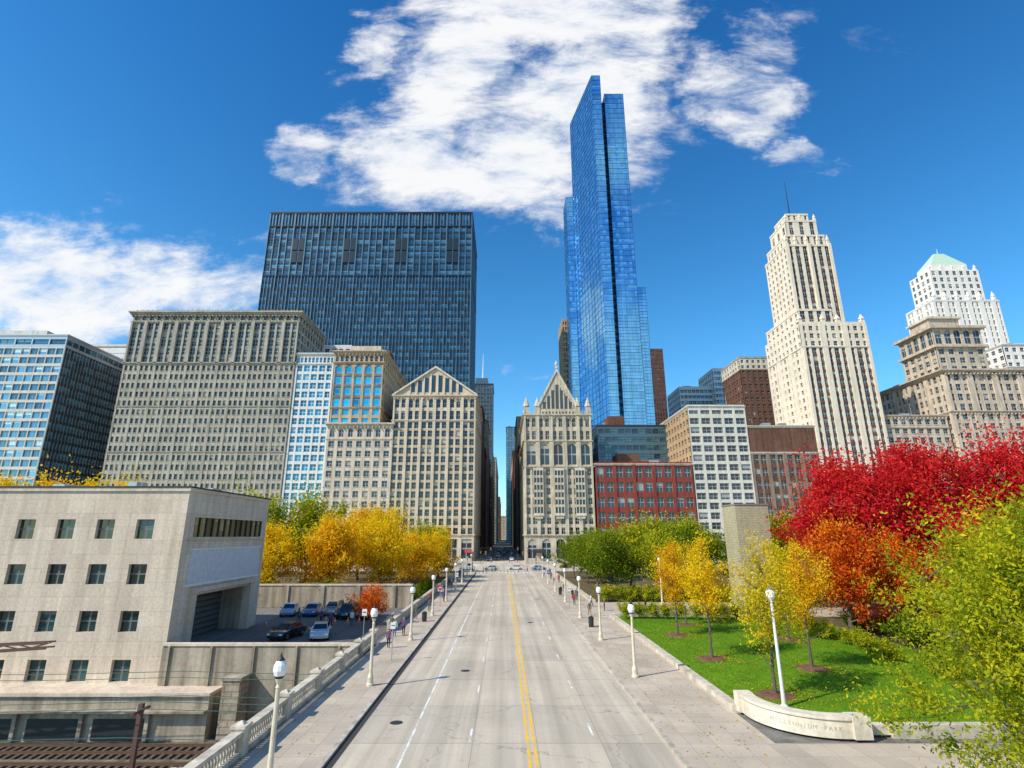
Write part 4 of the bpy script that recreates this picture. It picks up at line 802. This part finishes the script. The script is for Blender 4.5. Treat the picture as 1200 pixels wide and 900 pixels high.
# ------------------------------------------------------------------ PEOPLE
def person_mesh(k,stride,arm):
    J=[(0,0,.95),(0,0,1.12),(0,-.01,1.32),(0,0,1.47),(0,-.01,1.55),(0,-.03,1.66),(0,-.01,1.75),
       (.17,0,1.42),(.22,-arm*.5,1.17),(.23,-arm-.05,.93),(.235,-arm-.07,.84),
       (-.17,0,1.42),(-.22,arm*.5,1.17),(-.23,arm-.05,.93),(-.235,arm-.07,.84),
       (.10,0,.88),(.10,-stride*.5-.03,.50),(.10,-stride*.9,.09),(.11,-stride*.9-.17,.035),
       (-.10,0,.88),(-.10,stride*.35,.50),(-.10,stride*1.0,.12),(-.11,stride*1.0-.15,.04)]
    R=[.15,.135,.16,.075,.055,.098,.075, .075,.05,.037,.032,.075,.05,.037,.032,.095,.065,.045,.035,.095,.065,.045,.035]
    E=[(0,1),(1,2),(2,3),(3,4),(4,5),(5,6),(2,7),(7,8),(8,9),(9,10),(2,11),(11,12),(12,13),(13,14),(0,15),(15,16),(16,17),(17,18),(0,19),(19,20),(20,21),(21,22)]
    me=D.meshes.new('person_base'); me.from_pydata(J,E,[]); ob=D.objects.new('person_base',me); C.collection.objects.link(ob)
    md=ob.modifiers.new('s','SKIN'); sv=me.skin_vertices[0].data
    for i,r in enumerate(R): sv[i].radius=(r,r*(.7 if i in(0,1,2) else 1)); sv[i].use_root=(i==0)
    md.use_smooth_shade=True; s2=ob.modifiers.new('u','SUBSURF'); s2.levels=1; s2.render_levels=1
    C.view_layer.update(); dg=C.evaluated_depsgraph_get(); m2=D.meshes.new_from_object(ob.evaluated_get(dg)); D.objects.remove(ob); m2.name='person_%d'%k
    return m2
def cloth(n,top,bot,hair,skirt=.9):
    m,nt,b=newmat(n); o=objc(nt); sp=nt.nodes.new('ShaderNodeSeparateXYZ'); L(nt,o,sp.inputs[0])
    c=ramp(nt,math_(nt,'DIVIDE',sp.outputs[2],1.9),[(0,(.03,.025,.02)),(.055,bot),(skirt/1.9,top),(1.50/1.9,(.5,.3,.2)),(1.71/1.9,hair)])
    for nn in nt.nodes:
        if nn.type=='VALTORGB': nn.color_ramp.interpolation='CONSTANT'
    back=math_(nt,'MULTIPLY',math_(nt,'GREATER_THAN',sp.outputs[1],-.01),math_(nt,'GREATER_THAN',sp.outputs[2],1.58)); c=mixc(nt,back,c,hair)
    L(nt,c,b.inputs['Base Color']); b.inputs['Roughness'].default_value=.85; return m
PM=[person_mesh(0,.28,.18),person_mesh(1,.18,.1),person_mesh(2,.04,.03)]
CL=[cloth('clothes_red',(.35,.03,.03),(.03,.04,.08),(.05,.03,.02)),cloth('clothes_navy',(.03,.05,.12),(.04,.04,.05),(.1,.06,.03)),cloth('clothes_black',(.02,.02,.02),(.05,.06,.12),(.02,.015,.01),.8),cloth('clothes_white',(.6,.6,.58),(.06,.08,.16),(.2,.13,.06)),cloth('clothes_purple',(.16,.06,.16),(.02,.02,.03),(.08,.05,.02)),cloth('clothes_olive',(.12,.12,.06),(.2,.16,.1),(.04,.03,.02)),cloth('clothes_grey',(.1,.1,.11),(.03,.03,.04),(.02,.02,.02),.8)]
variants=[]
for pm in PM:
    for c in CL: q=pm.copy(); q.materials.clear(); q.materials.append(c); variants.append(q)
pp=[(-11.2,60,0),(-10.4,60.6,0),(-11.9,62,180),(-10.6,54,180),(-10.9,72,0),(-10.2,79,180),(-11.3,88,0),(-10.4,96,0),(-11,97,180),(-10.1,110,0),(-11.4,118,180),(-10.8,131,0),(-10.2,142,180),(-11.2,143,180),
 (11.0,75,0),(10.4,86,180),(11.6,92,0),(11.0,93,0),(12.3,99,180),(10.8,104,0),(11.8,112,180),(10.5,120,0),(12,126,0),(11,135,180),(10.2,146,0),(12,150,180),(12.6,84,90),(16,77,90),(19,78,70),(13.8,80,-90),
 (-6,161,90),(-3.5,162,90),(-2.6,161.5,90),(1,162,-90),(4,161,-90),(6.5,162.5,90),(-5,218,90),(2,218,-90),(5,218.5,90),(-21.5,68.5,0),(-20,67.2,30),(-17.5,67,180),(-24.5,69.5,90),(-9.4,90,150),(9.6,98,20),(-10.8,150,0),(-11.4,156,0),(11,158,0),(10,163,45)]
for i,(x,y,r) in enumerate(pp):
    put('pedestrian',random.choice(variants),x,y,.12 if abs(x)>8.2 and y<166 and x>-12.6 and x<13.4 else .01,math.radians(r+random.uniform(-12,12)),random.uniform(.94,1.05))
# ------------------------------------------------------------------ SKY, SUN
az=math.atan2(-.86,-.51); el=math.radians(41)
ts=Vector((math.sin(az)*math.cos(el),math.cos(az)*math.cos(el),math.sin(el)))
sun=D.lights.new('sun','SUN'); sun.energy=5.0; sun.angle=math.radians(.5); sun.color=(1,.92,.79); so=D.objects.new('sun',sun); so.rotation_euler=ts.to_track_quat('Z','Y').to_euler(); C.collection.objects.link(so)
w=D.worlds.new('World'); scn.world=w; w.use_nodes=True; nt=w.node_tree; bg=nt.nodes['Background']
sky=nt.nodes.new('ShaderNodeTexSky'); sky.sky_type='NISHITA'; sky.sun_disc=False; sky.sun_elevation=el; sky.sun_rotation=az%(2*math.pi); sky.air_density=1.0; sky.dust_density=.6; sky.ozone_density=1.5
tc=nt.nodes.new('ShaderNodeTexCoord').outputs['Generated']
sp=nt.nodes.new('ShaderNodeSeparateXYZ'); L(nt,tc,sp.inputs[0])
yy=math_(nt,'MAXIMUM',sp.outputs[1],.03); gx=math_(nt,'DIVIDE',sp.outputs[0],yy); gz=math_(nt,'DIVIDE',sp.outputs[2],yy)
cb=nt.nodes.new('ShaderNodeCombineXYZ'); L(nt,gx,cb.inputs[0]); L(nt,gz,cb.inputs[1]); V0=cb.outputs[0]
wn=nt.nodes.new('ShaderNodeTexNoise'); wn.inputs['Scale'].default_value=4.0; wn.inputs['Detail'].default_value=6; wn.inputs['Roughness'].default_value=.62; L(nt,V0,wn.inputs['Vector'])
wa=nt.nodes.new('ShaderNodeVectorMath'); wa.operation='SUBTRACT'; L(nt,wn.outputs['Color'],wa.inputs[0]); wa.inputs[1].default_value=(.5,.5,.5)
wb=nt.nodes.new('ShaderNodeVectorMath'); wb.operation='MULTIPLY'; L(nt,wa.outputs[0],wb.inputs[0]); wb.inputs[1].default_value=(.34,.34,0)
wc=nt.nodes.new('ShaderNodeVectorMath'); wc.operation='ADD'; L(nt,V0,wc.inputs[0]); L(nt,wb.outputs[0],wc.inputs[1]); V=wc.outputs[0]
# (x, z, radius x, radius z, peak density): full-bodied cumulus = 1, thin wisps < 1
blobs=[(-.20,.83,.15,.15,1),(.0,.78,.22,.15,1),(.18,.95,.22,.24,1),(-.10,1.06,.16,.20,1),(.08,1.22,.32,.15,1),(.31,1.17,.14,.16,.9),(-.434,.825,.09,.10,.72),(-.86,.49,.42,.13,1),(-1.02,.50,.3,.14,1),(-.32,1.13,.08,.12,.75),(.09,.69,.09,.07,.9),
 (.70,1.24,.10,.10,.55),(.62,1.13,.11,.11,.68),(.55,1.03,.11,.11,.78),(.48,.94,.11,.11,.78),(.62,.80,.13,.07,.62),(.90,1.13,.09,.10,.45),(.055,.31,.08,.035,.6)]
msk=None
for (a,b_,rx,rz,pk) in blobs:
    s1=nt.nodes.new('ShaderNodeVectorMath'); s1.operation='SUBTRACT'; L(nt,V,s1.inputs[0]); s1.inputs[1].default_value=(a,b_,0)
    s2=nt.nodes.new('ShaderNodeVectorMath'); s2.operation='MULTIPLY'; L(nt,s1.outputs[0],s2.inputs[0]); s2.inputs[1].default_value=(1/rx,1/rz,0)
    s3=nt.nodes.new('ShaderNodeVectorMath'); s3.operation='LENGTH'; L(nt,s2.outputs[0],s3.inputs[0])
    d=math_(nt,'SUBTRACT',pk,s3.outputs['Value'])
    d=math_(nt,'MINIMUM',d,(pk-.72)*1.6+.1) if pk<1 else d
    if msk is None: msk=d
    else:
        n_=nt.nodes.new('ShaderNodeMath'); n_.operation='SMOOTH_MAX'; L(nt,msk,n_.inputs[0]); L(nt,d,n_.inputs[1]); n_.inputs[2].default_value=.2; msk=n_.outputs[0]
fb=nt.nodes.new('ShaderNodeTexNoise'); fb.inputs['Scale'].default_value=6.5; fb.inputs['Detail'].default_value=10; fb.inputs['Roughness'].default_value=.68; fb.inputs['Distortion'].default_value=.25
mp=nt.nodes.new('ShaderNodeMapping'); mp.inputs['Rotation'].default_value=(0,0,-.9); mp.inputs['Scale'].default_value=(.7,1.6,1); L(nt,V0,mp.inputs[0]); L(nt,mp.outputs[0],fb.inputs['Vector'])
fb2=noise(nt,tc,3.0,6,.6)
front=math_(nt,'GREATER_THAN',sp.outputs[1],.05)
m0=math_(nt,'MULTIPLY',math_(nt,'MINIMUM',math_(nt,'MAXIMUM',msk,-1.0),.55),1.7)
dens=math_(nt,'ADD',m0,math_(nt,'MULTIPLY',math_(nt,'SUBTRACT',fb.outputs[0],.5),3.8))
mr=nt.nodes.new('ShaderNodeMapRange'); mr.interpolation_type='SMOOTHSTEP'; L(nt,dens,mr.inputs[0]); mr.inputs[1].default_value=-.40; mr.inputs[2].default_value=1.05
mr2=nt.nodes.new('ShaderNodeMapRange'); mr2.interpolation_type='SMOOTHSTEP'; L(nt,fb2,mr2.inputs[0]); mr2.inputs[1].default_value=.52; mr2.inputs[2].default_value=.68
gate=nt.nodes.new('ShaderNodeMapRange'); gate.interpolation_type='SMOOTHSTEP'; L(nt,msk,gate.inputs[0]); gate.inputs[1].default_value=-.6; gate.inputs[2].default_value=.05
dn=math_(nt,'ADD',math_(nt,'MULTIPLY',math_(nt,'MULTIPLY',front,mr.outputs[0]),gate.outputs[0]),math_(nt,'MULTIPLY',math_(nt,'SUBTRACT',1,front),mr2.outputs[0]))
dn=math_(nt,'MULTIPLY',dn,math_(nt,'GREATER_THAN',sp.outputs[2],.02))
hs=nt.nodes.new('ShaderNodeHueSaturation'); hs.inputs['Saturation'].default_value=1.2; hs.inputs['Value'].default_value=1.7; L(nt,sky.outputs[0],hs.inputs['Color'])
grad=ramp(nt,sp.outputs[2],[(0,(.75,1.05,1.15)),(.35,(.45,.98,1.14)),(.8,(.18,.70,1.02))])
skc=mixc(nt,1.0,hs.outputs[0],grad,'MULTIPLY')
cc=ramp(nt,fb.outputs[0],[(.35,(.80,.87,.97)),(.58,(1,1,1))]); ccs=nt.nodes.new('ShaderNodeVectorMath'); ccs.operation='SCALE'; L(nt,cc,ccs.inputs[0]); ccs.inputs['Scale'].default_value=9.4
fin=mixc(nt,math_(nt,'MULTIPLY',dn,.96),skc,ccs.outputs[0])
L(nt,fin,bg.inputs['Color']); bg.inputs['Strength'].default_value=.105
# ------------------------------------------------------------------ CAMERA
cam=D.cameras.new('camera'); co=D.objects.new('camera',cam); co.location=(0,0,10); co.rotation_euler=(math.radians(90+15.7),0,0); cam.lens=18.99; cam.sensor_width=36; cam.shift_x=.0075; cam.clip_end=8000; cam.clip_start=.1
C.collection.objects.link(co); scn.camera=co
print('faces',sum(len(m.polygons) for m in D.meshes))
